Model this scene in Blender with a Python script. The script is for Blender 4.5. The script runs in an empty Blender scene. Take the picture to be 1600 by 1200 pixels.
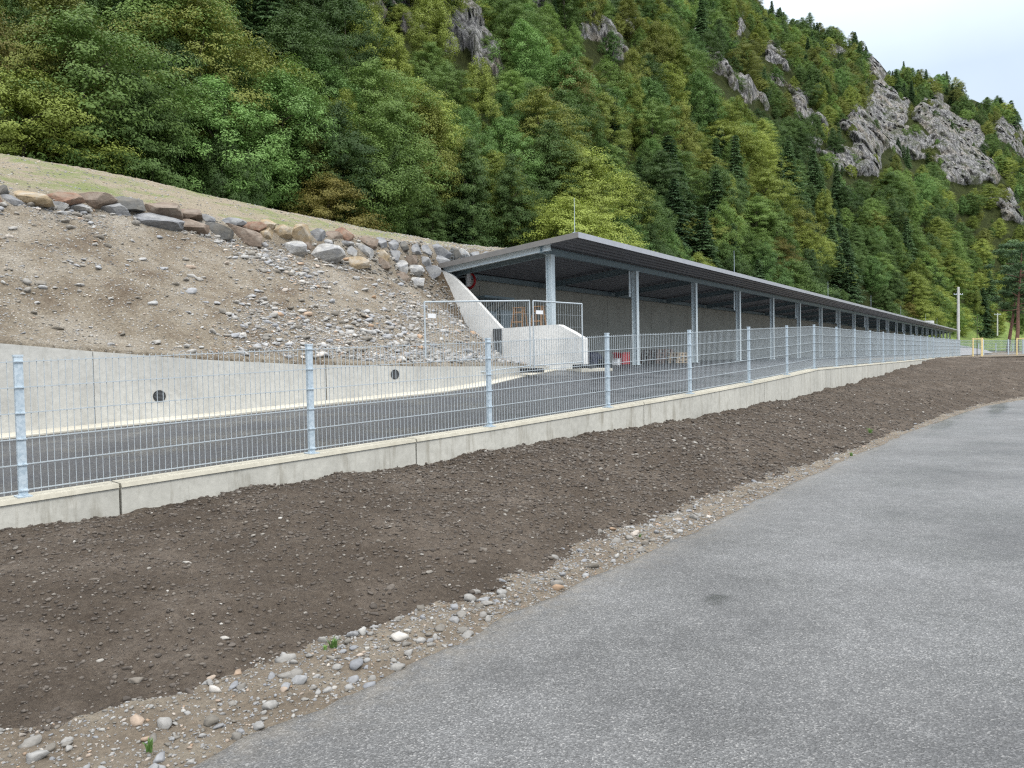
import bpy, math, random
import numpy as np
from mathutils import Matrix, Vector
random.seed(7); RNG = np.random.default_rng(7)
S = bpy.context.scene; COL = S.collection

# ------------------------------------------------------------------ camera
FPX = 1209.3; PI_ = math.radians(1.889); RO = math.radians(-1.092); EYE = 1.6
PHB = math.radians(33.875); PHF = math.radians(34.566)
c_, s_ = math.cos(RO), math.sin(RO)
FW = np.array([0, math.cos(PI_), -math.sin(PI_)]); U0 = np.array([0, math.sin(PI_), math.cos(PI_)])
RT = c_*np.array([1., 0, 0]) + s_*U0; UP = -s_*np.array([1., 0, 0]) + c_*U0
E0 = np.array([0, 0, EYE])
cd = bpy.data.cameras.new("camera"); cam = bpy.data.objects.new("camera", cd); COL.objects.link(cam)
cd.sensor_width = 36; cd.lens = FPX/1600*36; cd.clip_start = .05; cd.clip_end = 3000
cam.matrix_world = Matrix(((RT[0], UP[0], -FW[0], 0), (RT[1], UP[1], -FW[1], 0), (RT[2], UP[2], -FW[2], EYE), (0, 0, 0, 1)))
S.camera = cam

# ------------------------------------------------------------------ world: overcast sky (CIE gradient over the Nishita sky)
SUN_EL, SUN_AZ = 52, 150      # azimuth clockwise from +Y
w = bpy.data.worlds.new("World"); S.world = w; w.use_nodes = True
nt = w.node_tree; N = nt.nodes; L = nt.links; N.clear()
out = N.new('ShaderNodeOutputWorld'); bg = N.new('ShaderNodeBackground'); bg.inputs[1].default_value = .1
sky = N.new('ShaderNodeTexSky'); sky.sky_type = 'NISHITA'; sky.sun_disc = False
sky.sun_elevation = math.radians(SUN_EL); sky.sun_rotation = math.radians(SUN_AZ); sky.dust_density = 3
tc = N.new('ShaderNodeTexCoord'); sp = N.new('ShaderNodeSeparateXYZ'); L.new(tc.outputs['Generated'], sp.inputs[0])
rp = N.new('ShaderNodeValToRGB'); L.new(sp.outputs[2], rp.inputs[0])
e = rp.color_ramp.elements; e[0].position = 0; e[0].color = (.25, .275, .30, 1); e[1].position = 1; e[1].color = (1, 1, 1, 1)
m = rp.color_ramp.elements.new(.3); m.color = (.28, .33, .385, 1); m = rp.color_ramp.elements.new(.6); m.color = (.80, .84, .88, 1)
nz = N.new('ShaderNodeTexNoise'); nz.inputs['Scale'].default_value = 2.2; nz.inputs['Detail'].default_value = 6; L.new(tc.outputs['Generated'], nz.inputs['Vector'])
r2 = N.new('ShaderNodeMapRange'); r2.inputs[1].default_value = .3; r2.inputs[2].default_value = .7; r2.inputs[3].default_value = 13.2; r2.inputs[4].default_value = 18; L.new(nz.outputs[0], r2.inputs[0])
mu = N.new('ShaderNodeVectorMath'); mu.operation = 'SCALE'; L.new(rp.outputs[0], mu.inputs[0]); L.new(r2.outputs[0], mu.inputs['Scale'])
mx = N.new('ShaderNodeMix'); mx.data_type = 'RGBA'; mx.inputs[0].default_value = .88; L.new(sky.outputs[0], mx.inputs[6]); L.new(mu.outputs[0], mx.inputs[7])
L.new(mx.outputs[2], bg.inputs[0]); L.new(bg.outputs[0], out.inputs[0])
sd = bpy.data.lights.new("sun", 'SUN'); so = bpy.data.objects.new("sun", sd); COL.objects.link(so)
sd.energy = 1.1; sd.angle = math.radians(18); sd.color = (1, .96, .9)
a, b = math.radians(SUN_AZ), math.radians(SUN_EL)
so.rotation_euler = Vector((math.sin(a)*math.cos(b), math.cos(a)*math.cos(b), math.sin(b))).to_track_quat('Z', 'Y').to_euler()
S.view_settings.view_transform = 'Standard'; S.view_settings.look = 'None'; S.view_settings.gamma = 1; S.view_settings.exposure = 0.78
S.render.engine = 'CYCLES'; S.cycles.use_denoising = False; S.cycles.use_adaptive_sampling = False; S.cycles.filter_width = 1.25; S.cycles.sample_clamp_indirect = 4
S.cycles.max_bounces = 5; S.cycles.diffuse_bounces = 2; S.cycles.transmission_bounces = 3; S.cycles.transparent_max_bounces = 8

# ------------------------------------------------------------------ geometry helpers
def ray(x, y): return FW + RT*(x-800)/FPX - UP*(y-600)/FPX
def onz(x, y, z):
    r = ray(x, y); return E0 + r*(z-EYE)/r[2]
def onp(x, y, p0, nn):
    r = ray(x, y); return E0 + r*(np.dot(nn, np.asarray(p0)-E0)/np.dot(nn, r))
def atY(x, y, Y):
    r = ray(x, y); return E0 + r*Y/r[1]
DB = np.array([math.sin(PHB), math.cos(PHB), 0]); NB = np.array([math.cos(PHB), -math.sin(PHB), 0])
DF = np.array([math.sin(PHF), math.cos(PHF), 0]); NF = np.array([math.cos(PHF), -math.sin(PHF), 0])
FLOOR = 1.273; CS = 6.0
C2 = np.array([4.564, 28.376, 0.])
def B(t, w_, z): q = C2 + DB*t + NB*w_; return np.array([q[0], q[1], z])
def tw(p): q = np.array(p, float) - C2; return q@DB, q@NB

def mk(name, V, F, mat=None, parent=None, smooth=False):
    me = bpy.data.meshes.new(name)
    V = np.asarray(V, dtype=np.float32).reshape(-1, 3)
    if isinstance(F, np.ndarray):
        k = F.shape[1]; me.vertices.add(len(V)); me.vertices.foreach_set('co', V.ravel())
        me.loops.add(F.size); me.loops.foreach_set('vertex_index', F.astype(np.int32).ravel())
        me.polygons.add(len(F)); me.polygons.foreach_set('loop_start', np.arange(0, F.size, k, dtype=np.int32))
        me.polygons.foreach_set('loop_total', np.full(len(F), k, dtype=np.int32))
        me.update(calc_edges=True); me.validate()
    else:
        me.from_pydata([tuple(map(float, v)) for v in V], [], F); me.update()
    if mat: me.materials.append(mat)
    if smooth: me.polygons.foreach_set('use_smooth', [True]*len(me.polygons))
    o = bpy.data.objects.new(name, me); COL.objects.link(o)
    if parent: o.parent = parent
    return o
class MB:
    def __init__(s): s.v = []; s.f = []
    def add(s, V, F):
        k = len(s.v); s.v += [tuple(map(float, q)) for q in V]; s.f += [tuple(i+k for i in f) for f in F]; return s
    def hexa(s, b, t):      # 4 bottom points, 4 top points
        return s.add(list(b)+list(t), [(3, 2, 1, 0), (4, 5, 6, 7), (0, 1, 5, 4), (1, 2, 6, 5), (2, 3, 7, 6), (3, 0, 4, 7)])
    def box(s, c, ax, ay, az):   # centre and three half-axis vectors
        c, ax, ay, az = map(lambda q: np.array(q, float), (c, ax, ay, az))
        b = [c-ax-ay-az, c+ax-ay-az, c+ax+ay-az, c-ax+ay-az]; return s.hexa(b, [q+2*az for q in b])
    def bar(s, a, b, w_, h=None, up=(0, 0, 1)):
        a = np.array(a, float); b = np.array(b, float); h = h or w_
        d = b-a; L_ = np.linalg.norm(d); d /= L_; u = np.array(up, float)
        if abs(d@u) > .95: u = np.array([DF[0], DF[1], 0])
        r = np.cross(d, u); r /= np.linalg.norm(r); u = np.cross(r, d)
        return s.box((a+b)/2, d*L_/2, r*w_/2, u*h/2)
    def tube(s, a, b, r0, r1=None, n=8, cap=True):
        a = np.array(a, float); b = np.array(b, float); r1 = r0 if r1 is None else r1
        d = b-a; d /= np.linalg.norm(d); u = np.array([0, 0, 1.]) if abs(d[2]) < .9 else np.array([1., 0, 0])
        x = np.cross(d, u); x /= np.linalg.norm(x); y = np.cross(d, x)
        V = [c+(x*math.cos(2*math.pi*i/n)+y*math.sin(2*math.pi*i/n))*r for c, r in ((a, r0), (b, r1)) for i in range(n)]
        F = [(i, (i+1) % n, n+(i+1) % n, n+i) for i in range(n)]
        if cap: F += [tuple(range(n))[::-1], tuple(range(n, 2*n))]
        return s.add(V, F)
    def build(s, name, mat, parent=None, smooth=False): return mk(name, s.v, s.f, mat, parent, smooth)
def tag(o, label=None, cat=None, group=None, kind=None):
    if label: o['label'] = label
    if cat: o['category'] = cat
    if group: o['group'] = group
    if kind: o['kind'] = kind
    return o
def thing(name, label, cat, loc=(0, 0, 0), rz=0, group=None):
    o = bpy.data.objects.new(name, None); COL.objects.link(o); o.location = tuple(map(float, loc)); o.rotation_euler = (0, 0, rz)
    o.empty_display_size = .2
    return tag(o, label, cat, group)
def structure(o): o['kind'] = 'structure'; return o
def localise(root):   # children were built in world coordinates: keep them there
    bpy.context.view_layer.update()
    for ch in root.children: ch.matrix_parent_inverse = root.matrix_world.inverted()
ORD = ['zeroth','first','second','third','fourth','fifth','sixth','seventh','eighth','ninth','tenth','eleventh','twelfth','thirteenth','fourteenth','fifteenth','sixteenth','seventeenth','eighteenth','nineteenth','twentieth']
def ordn(i):
    if i <= 20: return ORD[i]
    return '%d%s' % (i, 'th' if 10 < i % 100 < 20 else {1: 'st', 2: 'nd', 3: 'rd'}.get(i % 10, 'th'))

# ------------------------------------------------------------------ numpy noise
def _h(ix, iy, iz, seed=0):
    n = (ix*374761393 + iy*668265263 + iz*2147483647 + seed*1274126177) & 0xffffffff
    n = ((n ^ (n >> 13))*1274126177) & 0xffffffff; n = n ^ (n >> 16)
    return (n & 0xffffff)/float(0xffffff)*2-1
def vn(P, seed=0):
    P = np.asarray(P, float); I = np.floor(P).astype(np.int64); f = P-I; f = f*f*(3-2*f)
    x, y, z = I[..., 0], I[..., 1], I[..., 2]; r = 0
    for dx in (0, 1):
        for dy in (0, 1):
            for dz in (0, 1):
                wt = (f[..., 0] if dx else 1-f[..., 0])*(f[..., 1] if dy else 1-f[..., 1])*(f[..., 2] if dz else 1-f[..., 2])
                r = r+wt*_h(x+dx, y+dy, z+dz, seed)
    return r
def fbm(P, o=4, seed=0, gain=.5, ridge=False):
    P = np.asarray(P, float); r = 0; a = 1.
    for k in range(o):
        v = vn(P, seed+k); r = r+a*((1-2*abs(v)) if ridge else v); P = P*2.03+17.3; a *= gain
    return r

# ------------------------------------------------------------------ materials
def newmat(name):
    m = bpy.data.materials.new(name); m.use_nodes = True; t = m.node_tree
    return m, t, t.nodes['Principled BSDF']
def nd(t, typ, **kw):
    n = t.nodes.new(typ)
    for k, v in kw.items():
        if k in n.inputs: n.inputs[k].default_value = v
        else: setattr(n, k, v)
    return n
def ramp(t, fac, stops):
    r = nd(t, 'ShaderNodeValToRGB'); t.links.new(fac, r.inputs[0]); e = r.color_ramp.elements
    while len(e) < len(stops): e.new(.5)
    for q, (p, c) in zip(e, stops): q.position = p; q.color = (*c, 1) if len(c) == 3 else c
    return r.outputs[0]
def noise(t, scale, detail=6, rough=.6, coord='Object', vec=None, dist=0):
    n = nd(t, 'ShaderNodeTexNoise', Scale=scale, Detail=detail, Roughness=rough, Distortion=dist)
    if vec is None: vec = t.nodes.get('TC') or nd(t, 'ShaderNodeTexCoord', name='TC'); vec = vec.outputs[coord]
    t.links.new(vec, n.inputs['Vector']); return n.outputs[0]
def vor(t, scale, feature='F1', out='Distance', coord='Object', rnd=1):
    n = nd(t, 'ShaderNodeTexVoronoi', Scale=scale, feature=feature, Randomness=rnd)
    vec = t.nodes.get('TC') or nd(t, 'ShaderNodeTexCoord', name='TC')
    t.links.new(vec.outputs[coord], n.inputs['Vector']); return n.outputs[out]
def mixc(t, fac, a, b, mode='MIX'):
    n = nd(t, 'ShaderNodeMix', data_type='RGBA', blend_type=mode)
    for i, v in ((0, fac), (6, a), (7, b)):
        if isinstance(v, (int, float)): n.inputs[i].default_value = v
        elif isinstance(v, tuple): n.inputs[i].default_value = (*v, 1)
        else: t.links.new(v, n.inputs[i])
    return n.outputs[2]
def math_(t, op, a, b=0):
    n = nd(t, 'ShaderNodeMath', operation=op)
    for i, v in ((0, a), (1, b)):
        if isinstance(v, (int, float)): n.inputs[i].default_value = v
        else: t.links.new(v, n.inputs[i])
    return n.outputs[0]
def bump(t, b, h, strength=.5, dist=.02):
    n = nd(t, 'ShaderNodeBump', Strength=strength, Distance=dist); t.links.new(h, n.inputs['Height']); t.links.new(n.outputs[0], b.inputs['Normal'])
def attr(t, name): return nd(t, 'ShaderNodeAttribute', attribute_name=name).outputs['Fac']
def simple(name, col, rough=.6, metal=0., var=.12, scale=8, bmp=0.):
    m, t, b = newmat(name); n = noise(t, scale)
    c = ramp(t, n, [(.3, tuple(x*(1-var) for x in col)), (.7, tuple(min(1, x*(1+var)) for x in col))])
    t.links.new(c, b.inputs['Base Color']); b.inputs['Roughness'].default_value = rough; b.inputs['Metallic'].default_value = metal
    if bmp: bump(t, b, n, bmp, .01)
    return m

M = {}
def m_asphalt():
    m, t, b = newmat('road_asphalt')
    v = vor(t, 130, 'F1', 'Color'); sp_ = nd(t, 'ShaderNodeSeparateColor'); t.links.new(v, sp_.inputs[0])
    base = ramp(t, sp_.outputs[0], [(0, (.085, .085, .086)), (.5, (.130, .131, .132)), (.8, (.170, .171, .171)), (.94, (.245, .244, .242)), (1, (.33, .325, .315))])
    big = ramp(t, noise(t, .55, 5, .6), [(.32, (.62, .62, .63)), (.5, (.92, .92, .92)), (.68, (1.15, 1.15, 1.16))])
    c = mixc(t, 1., base, big, 'MULTIPLY')
    fine = ramp(t, noise(t, 6, 6, .7), [(.3, (.8, .8, .8)), (.7, (1.15, 1.15, 1.15))])
    c = mixc(t, 1., c, fine, 'MULTIPLY')
    dirt = ramp(t, attr(t, 'edge'), [(.0, (0, 0, 0)), (1, (1, 1, 1))])
    dn = math_(t, 'MULTIPLY', dirt, ramp(t, noise(t, 9, 6, .7), [(.35, (0, 0, 0)), (.65, (1, 1, 1))]))
    c = mixc(t, dn, c, (.21, .185, .15))
    wet = math_(t, 'MULTIPLY', attr(t, 'wet'), 1.)
    c = mixc(t, wet, c, mixc(t, 1., c, (.62, .62, .63), 'MULTIPLY'))
    t.links.new(c, b.inputs['Base Color'])
    r = ramp(t, noise(t, .9, 4, .6), [(.35, (.34,)*3), (.6, (.55,)*3)])
    r = mixc(t, wet, r, (.1, .1, .1)); t.links.new(r, b.inputs['Roughness'])
    b.inputs['Specular IOR Level'].default_value = .55
    h = math_(t, 'MULTIPLY', vor(t, 130), math_(t, 'SUBTRACT', 1, wet)); bump(t, b, h, .7, .006)
    return m
M['road'] = m_asphalt()
def m_pad():
    m, t, b = newmat('new_asphalt')
    v = vor(t, 70, 'F1', 'Color'); sp_ = nd(t, 'ShaderNodeSeparateColor'); t.links.new(v, sp_.inputs[0])
    base = ramp(t, sp_.outputs[0], [(0, (.016, .017, .021)), (.8, (.036, .038, .044)), (1, (.08, .08, .082))])
    c = mixc(t, 1., base, ramp(t, noise(t, .8, 6, .65), [(.3, (.7, .7, .72)), (.7, (1.35, 1.35, 1.32))]), 'MULTIPLY')
    t.links.new(c, b.inputs['Base Color'])
    t.links.new(ramp(t, noise(t, 1.1, 6, .7), [(.38, (.22,)*3), (.62, (.6,)*3)]), b.inputs['Roughness']); b.inputs['Specular IOR Level'].default_value = .5
    bump(t, b, vor(t, 70), .6, .005); return m
M['pad'] = m_pad()
def m_soil():
    m, t, b = newmat('dark_topsoil')
    n1 = noise(t, 1.6, 8, .65); n2 = noise(t, 28, 8, .75)
    c = ramp(t, n1, [(.3, (.076, .060, .046)), (.5, (.108, .087, .068)), (.7, (.168, .14, .114))])
    c = mixc(t, 1., c, ramp(t, n2, [(.3, (.62, .6, .6)), (.7, (1.4, 1.4, 1.38))]), 'MULTIPLY')
    v = vor(t, 60, 'F1', 'Color'); sp_ = nd(t, 'ShaderNodeSeparateColor'); t.links.new(v, sp_.inputs[0])
    near = ramp(t, vor(t, 60), [(.22, (1, 1, 1)), (.30, (0, 0, 0))])
    k = math_(t, 'MULTIPLY', near, ramp(t, sp_.outputs[1], [(.965, (0, 0, 0)), (.975, (1, 1, 1))]))
    c = mixc(t, k, c, ramp(t, sp_.outputs[0], [(0, (.17, .14, .11)), (.6, (.26, .24, .21)), (1, (.5, .48, .45))]))
    t.links.new(c, b.inputs['Base Color']); b.inputs['Roughness'].default_value = .9; b.inputs['Specular IOR Level'].default_value = .2
    bump(t, b, math_(t, 'ADD', n2, math_(t, 'ADD', math_(t, 'MULTIPLY', vor(t, 45), -.5), math_(t, 'MULTIPLY', vor(t, 110), -.35))), 1., .035); return m
M['soil'] = m_soil()
def m_verge():
    m, t, b = newmat('sandy_verge')
    n1 = noise(t, 2.3, 7, .65); n2 = noise(t, 40, 7, .7)
    c = ramp(t, n1, [(.3, (.115, .088, .060)), (.5, (.165, .135, .10)), (.7, (.23, .20, .155))])
    c = mixc(t, 1., c, ramp(t, n2, [(.3, (.68, .68, .68)), (.7, (1.3, 1.3, 1.3))]), 'MULTIPLY')
    t.links.new(c, b.inputs['Base Color']); b.inputs['Roughness'].default_value = .9
    bump(t, b, n2, 1., .02); return m
M['verge'] = m_verge()
def m_bank():
    m, t, b = newmat('gravelly_bank')
    n1 = noise(t, .9, 8, .65); n2 = noise(t, 22, 8, .75)
    c = ramp(t, n1, [(.30, (.145, .112, .08)), (.48, (.25, .215, .165)), (.7, (.36, .33, .28))])
    c = mixc(t, 1., c, ramp(t, n2, [(.3, (.62, .6, .6)), (.7, (1.35, 1.35, 1.33))]), 'MULTIPLY')
    v = vor(t, 26, 'F1', 'Color'); sp_ = nd(t, 'ShaderNodeSeparateColor'); t.links.new(v, sp_.inputs[0])
    k = math_(t, 'MULTIPLY', ramp(t, vor(t, 26), [(.3, (1, 1, 1)), (.38, (0, 0, 0))]), ramp(t, sp_.outputs[1], [(.72, (0, 0, 0)), (.76, (1, 1, 1))]))
    c = mixc(t, k, c, ramp(t, sp_.outputs[0], [(0, (.25, .23, .2)), (.6, (.42, .41, .38)), (1, (.6, .58, .54))]))
    # straw mulch strip above the boulders, with green sprouts; damp brown earth by the wing wall
    st = attr(t, 'straw'); g = math_(t, 'MULTIPLY', st, ramp(t, noise(t, .55, 6, .75), [(.47, (0, 0, 0)), (.60, (1, 1, 1))]))
    nd_ = noise(t, 60, 4, .8)
    c = mixc(t, math_(t, 'MULTIPLY', st, .8), c, ramp(t, nd_, [(.3, (.21, .17, .115)), (.5, (.33, .28, .205)), (.75, (.47, .42, .33))]))
    c = mixc(t, math_(t, 'MULTIPLY', g, .7), c, (.16, .22, .055))
    c = mixc(t, math_(t, 'MULTIPLY', attr(t, 'damp'), .8), c, mixc(t, 1., c, (.42, .36, .30), 'MULTIPLY'))
    t.links.new(c, b.inputs['Base Color']); b.inputs['Roughness'].default_value = .92; b.inputs['Specular IOR Level'].default_value = .2
    bump(t, b, math_(t, 'ADD', n2, math_(t, 'MULTIPLY', vor(t, 26), -.6)), 1., .05); return m
M['bank'] = m_bank()
def m_concrete(name, base=(.50, .49, .45), stain=.5, panel=0):
    m, t, b = newmat(name)
    n1 = noise(t, 1.1, 8, .6); n2 = noise(t, 14, 8, .65)
    c = ramp(t, n1, [(.3, tuple(x*.84 for x in base)), (.5, base), (.7, tuple(x*1.1 for x in base))])
    c = mixc(t, .5, c, mixc(t, 1., c, ramp(t, n2, [(.35, (.75, .75, .74)), (.7, (1.15, 1.15, 1.15))]), 'MULTIPLY'))
    mp = nd(t, 'ShaderNodeMapping'); mp.inputs['Scale'].default_value = (5, 5, .7)
    vec = t.nodes.get('TC'); t.links.new(vec.outputs['Object'], mp.inputs[0])
    n3 = noise(t, 1.6, 7, .7, vec=mp.outputs[0])
    c = mixc(t, math_(t, 'MULTIPLY', ramp(t, n3, [(.52, (0, 0, 0)), (.74, (1, 1, 1))]), stain), c, (base[0]*.45, base[1]*.42, base[2]*.36))
    t.links.new(c, b.inputs['Base Color']); b.inputs['Roughness'].default_value = .8; b.inputs['Specular IOR Level'].default_value = .25
    # board/panel texture and pores
    po = ramp(t, vor(t, 30), [(.0, (0, 0, 0)), (.12, (1, 1, 1))])
    bump(t, b, math_(t, 'ADD', n2, math_(t, 'MULTIPLY', po, .4)), .3, .01); return m
M['conc'] = m_concrete('grey_concrete', (.52, .51, .46), .9)
M['conc_light'] = m_concrete('pale_concrete', (.76, .76, .74), .15)
M['conc_wall'] = m_concrete('wall_concrete', (.49, .485, .455), .35)
M['conc_cap'] = m_concrete('cream_cap', (.47, .445, .37), .4)
M['conc_in'] = m_concrete('shed_wall_concrete', (.42, .42, .375), .25)
def m_galv(name='galvanised_steel', a=(.40, .49, .56), bb=(.56, .64, .70)):
    m, t, b = newmat(name)
    v = vor(t, 45, 'F1', 'Color'); sp_ = nd(t, 'ShaderNodeSeparateColor'); t.links.new(v, sp_.inputs[0])
    f = math_(t, 'ADD', math_(t, 'MULTIPLY', sp_.outputs[0], .35), math_(t, 'MULTIPLY', noise(t, 9, 6, .7), .65))
    t.links.new(ramp(t, f, [(.3, a), (.7, bb)]), b.inputs['Base Color'])
    b.inputs['Metallic'].default_value = .25; t.links.new(ramp(t, f, [(.3, (.38,)*3), (.7, (.58,)*3)]), b.inputs['Roughness']); return m
M['galv'] = m_galv()
M['wire'] = simple('zinc_wire', (.47, .52, .55), .45, .3, .1, 20)
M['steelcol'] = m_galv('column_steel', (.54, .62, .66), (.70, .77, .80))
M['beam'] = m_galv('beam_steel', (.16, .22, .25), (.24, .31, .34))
M['rooftop'] = simple('roof_sheet_metal', (.16, .165, .175), .4, .35, .08, 2)
M['soffit'] = simple('trapezoid_soffit', (.17, .175, .19), .45, .3, .1, 2)
M['fascia'] = simple('fascia_metal', (.44, .45, .48), .4, .35, .08, 4)
M['verge_trim'] = simple('verge_trim_metal', (.22, .21, .20), .45, .3, .1, 4)
M['dark'] = simple('dark_rubber', (.03, .032, .035), .8, 0, .3, 12, .3)
M['dkpanel'] = simple('dark_board', (.075, .08, .085), .7, 0, .25, 9)
M['black'] = simple('black_plastic', (.02, .022, .025), .5)
M['blue'] = simple('navy_tarpaulin', (.012, .014, .05), .5, 0, .4, 6, .5)
M['red'] = simple('red_plastic', (.42, .015, .02), .45, 0, .15, 5)
M['white'] = simple('white_sheet', (.75, .76, .77), .5, 0, .05, 5)
M['greybox'] = simple('grey_door_metal', (.42, .50, .53), .5, .2, .08, 4)
M['wood'] = simple('pine_wood', (.52, .30, .15), .6, 0, .25, 25, .2)
M['wood_y'] = simple('peeled_pine_wood', (.74, .60, .30), .6, 0, .15, 15, .2)
M['palletwood'] = simple('weathered_wood', (.50, .40, .28), .8, 0, .3, 25, .3)
M['palletdark'] = simple('brown_wood', (.14, .09, .07), .8, 0, .4, 25, .3)
M['bark'] = simple('grey_bark', (.10, .085, .065), .9, 0, .4, 12, .8)
M['pinebark'] = simple('reddish_bark', (.17, .095, .07), .9, 0, .4, 7, .8)
M['polec'] = simple('pole_concrete', (.55, .55, .53), .8, 0, .1, 2)
M['paleblock'] = simple('recycled_foot', (.20, .22, .21), .85, 0, .35, 10, .4)
M['greenmesh'] = simple('green_coated_wire', (.05, .16, .11), .5)
M['field'] = None
def m_grassland():
    m, t, b = newmat('meadow')
    c = ramp(t, noise(t, .35, 8, .7), [(.3, (.13, .19, .045)), (.5, (.19, .27, .065)), (.7, (.27, .31, .11))])
    c = mixc(t, .6, c, mixc(t, 1., c, ramp(t, noise(t, 3, 6, .8), [(.3, (.5, .5, .5)), (.7, (1.5, 1.5, 1.4))]), 'MULTIPLY'))
    t.links.new(c, b.inputs['Base Color']); b.inputs['Roughness'].default_value = .95; bump(t, b, noise(t, 2, 8, .8), 1., .4); return m
M['meadow'] = m_grassland()
def m_hill():
    m, t, b = newmat('mountain_ground')
    n1 = noise(t, .12, 10, .72, dist=.6); n2 = noise(t, .6, 10, .75)
    mp = nd(t, 'ShaderNodeMapping'); mp.inputs['Scale'].default_value = (.75, .75, .30); mp.inputs['Rotation'].default_value = (.25, .45, .4)
    t.links.new(t.nodes['TC'].outputs['Object'], mp.inputs[0]); n3 = noise(t, 1.2, 10, .75, vec=mp.outputs[0], dist=1.5)
    rock = ramp(t, n3, [(.32, (.12, .12, .125)), (.43, (.31, .31, .31)), (.54, (.50, .495, .485)), (.70, (.78, .765, .73))])
    rock = mixc(t, 1., rock, ramp(t, vor(t, .35, 'DISTANCE_TO_EDGE'), [(0, (.45, .45, .47)), (.09, (1, 1, 1))]), 'MULTIPLY')
    rock = mixc(t, math_(t, 'MULTIPLY', ramp(t, n1, [(.50, (0, 0, 0)), (.62, (1, 1, 1))]), .5), rock, (.50, .42, .31))
    mv = nd(t, 'ShaderNodeMapping'); mv.inputs['Scale'].default_value = (.55, .55, .16); mv.inputs['Rotation'].default_value = (.15, .3, .2); t.links.new(t.nodes['TC'].outputs['Object'], mv.inputs[0])
    vc = nd(t, 'ShaderNodeTexVoronoi', feature='DISTANCE_TO_EDGE', Scale=1.0); t.links.new(mv.outputs[0], vc.inputs['Vector']); rock = mixc(t, 1., rock, ramp(t, vc.outputs['Distance'], [(0, (.3, .3, .32)), (.10, (1, 1, 1))]), 'MULTIPLY')
    moss = ramp(t, noise(t, .22, 9, .78), [(.50, (0, 0, 0)), (.58, (1, 1, 1))])
    rock = mixc(t, math_(t, 'MULTIPLY', moss, .8), rock, (.085, .10, .045))
    under = ramp(t, n2, [(.3, (.035, .045, .016)), (.7, (.09, .11, .035))])
    rk = nd(t, 'ShaderNodeMapRange'); t.links.new(math_(t, 'ADD', attr(t, 'rock'), math_(t, 'MULTIPLY', math_(t, 'SUBTRACT', n2, .5), .8)), rk.inputs[0])
    rk.inputs[1].default_value = .38; rk.inputs[2].default_value = .5
    c = mixc(t, rk.outputs[0], under, rock)
    t.links.new(c, b.inputs['Base Color']); b.inputs['Roughness'].default_value = .95; b.inputs['Specular IOR Level'].default_value = .1
    bump(t, b, math_(t, 'ADD', math_(t, 'MULTIPLY', n3, 1.6), n2), 1., 1.1); return m
M['hill'] = m_hill()
def m_stones(name, stops, bscale=20, rough=.85):
    m, t, b = newmat(name); g = nd(t, 'ShaderNodeNewGeometry')
    c = ramp(t, g.outputs['Random Per Island'], stops)
    n2 = noise(t, bscale, 6, .7)
    c = mixc(t, 1., c, ramp(t, n2, [(.3, (.7, .7, .7)), (.7, (1.25, 1.25, 1.25))]), 'MULTIPLY')
    t.links.new(c, b.inputs['Base Color']); b.inputs['Roughness'].default_value = rough; bump(t, b, n2, .6, .01); return m
PALE = [(0, (.20, .18, .15)), (.25, (.30, .285, .26)), (.5, (.40, .39, .37)), (.72, (.30, .31, .33)), (.88, (.50, .49, .46)), (.95, (.40, .27, .17)), (1, (.66, .64, .6))]
DARKS = [(0, (.06, .049, .04)), (.5, (.105, .088, .073)), (.88, (.14, .12, .10)), (.95, (.18, .16, .135)), (.99, (.28, .26, .23)), (1, (.5, .48, .44))]
M['pale'] = m_stones('mixed_stones', PALE); M['dull'] = m_stones('dull_stones', [(p, tuple(x*.72 for x in c)) for p, c in PALE]); M['kerb'] = None; M['clods'] = m_stones('soil_clods', DARKS)
def m_boulder(name, base, alt, rust=.3):
    m, t, b = newmat(name); mp = nd(t, 'ShaderNodeMapping'); mp.inputs['Scale'].default_value = (1, 1, 3); mp.inputs['Rotation'].default_value = (.5, .4, 0)
    n0 = noise(t, 3, 8, .7); t.links.new(t.nodes['TC'].outputs['Object'], mp.inputs[0]); n1 = noise(t, 3.5, 8, .7, vec=mp.outputs[0], dist=1)
    c = ramp(t, n1, [(.3, tuple(x*.5 for x in base)), (.5, base), (.7, tuple(min(1, x*1.5) for x in base))])
    c = mixc(t, math_(t, 'MULTIPLY', ramp(t, n0, [(.5, (0, 0, 0)), (.6, (1, 1, 1))]), rust), c, alt)
    t.links.new(c, b.inputs['Base Color']); b.inputs['Roughness'].default_value = .85; bump(t, b, noise(t, 12, 8, .7), .8, .03); return m
BOUL = {'blue-grey': m_boulder('bluegrey_limestone', (.20, .205, .215), (.34, .34, .33), .5),
        'brown': m_boulder('brown_limestone', (.17, .13, .10), (.27, .23, .19), .6),
        'rusty red': m_boulder('rusty_limestone', (.21, .125, .085), (.27, .22, .17), .6),
        'ochre': m_boulder('ochre_limestone', (.31, .24, .15), (.36, .33, .28), .75),
        'pale grey': m_boulder('pale_limestone', (.37, .365, .35), (.25, .26, .28), .6),
        'dark grey': m_boulder('dark_limestone', (.11, .11, .105), (.2, .18, .145), .4)}
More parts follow.
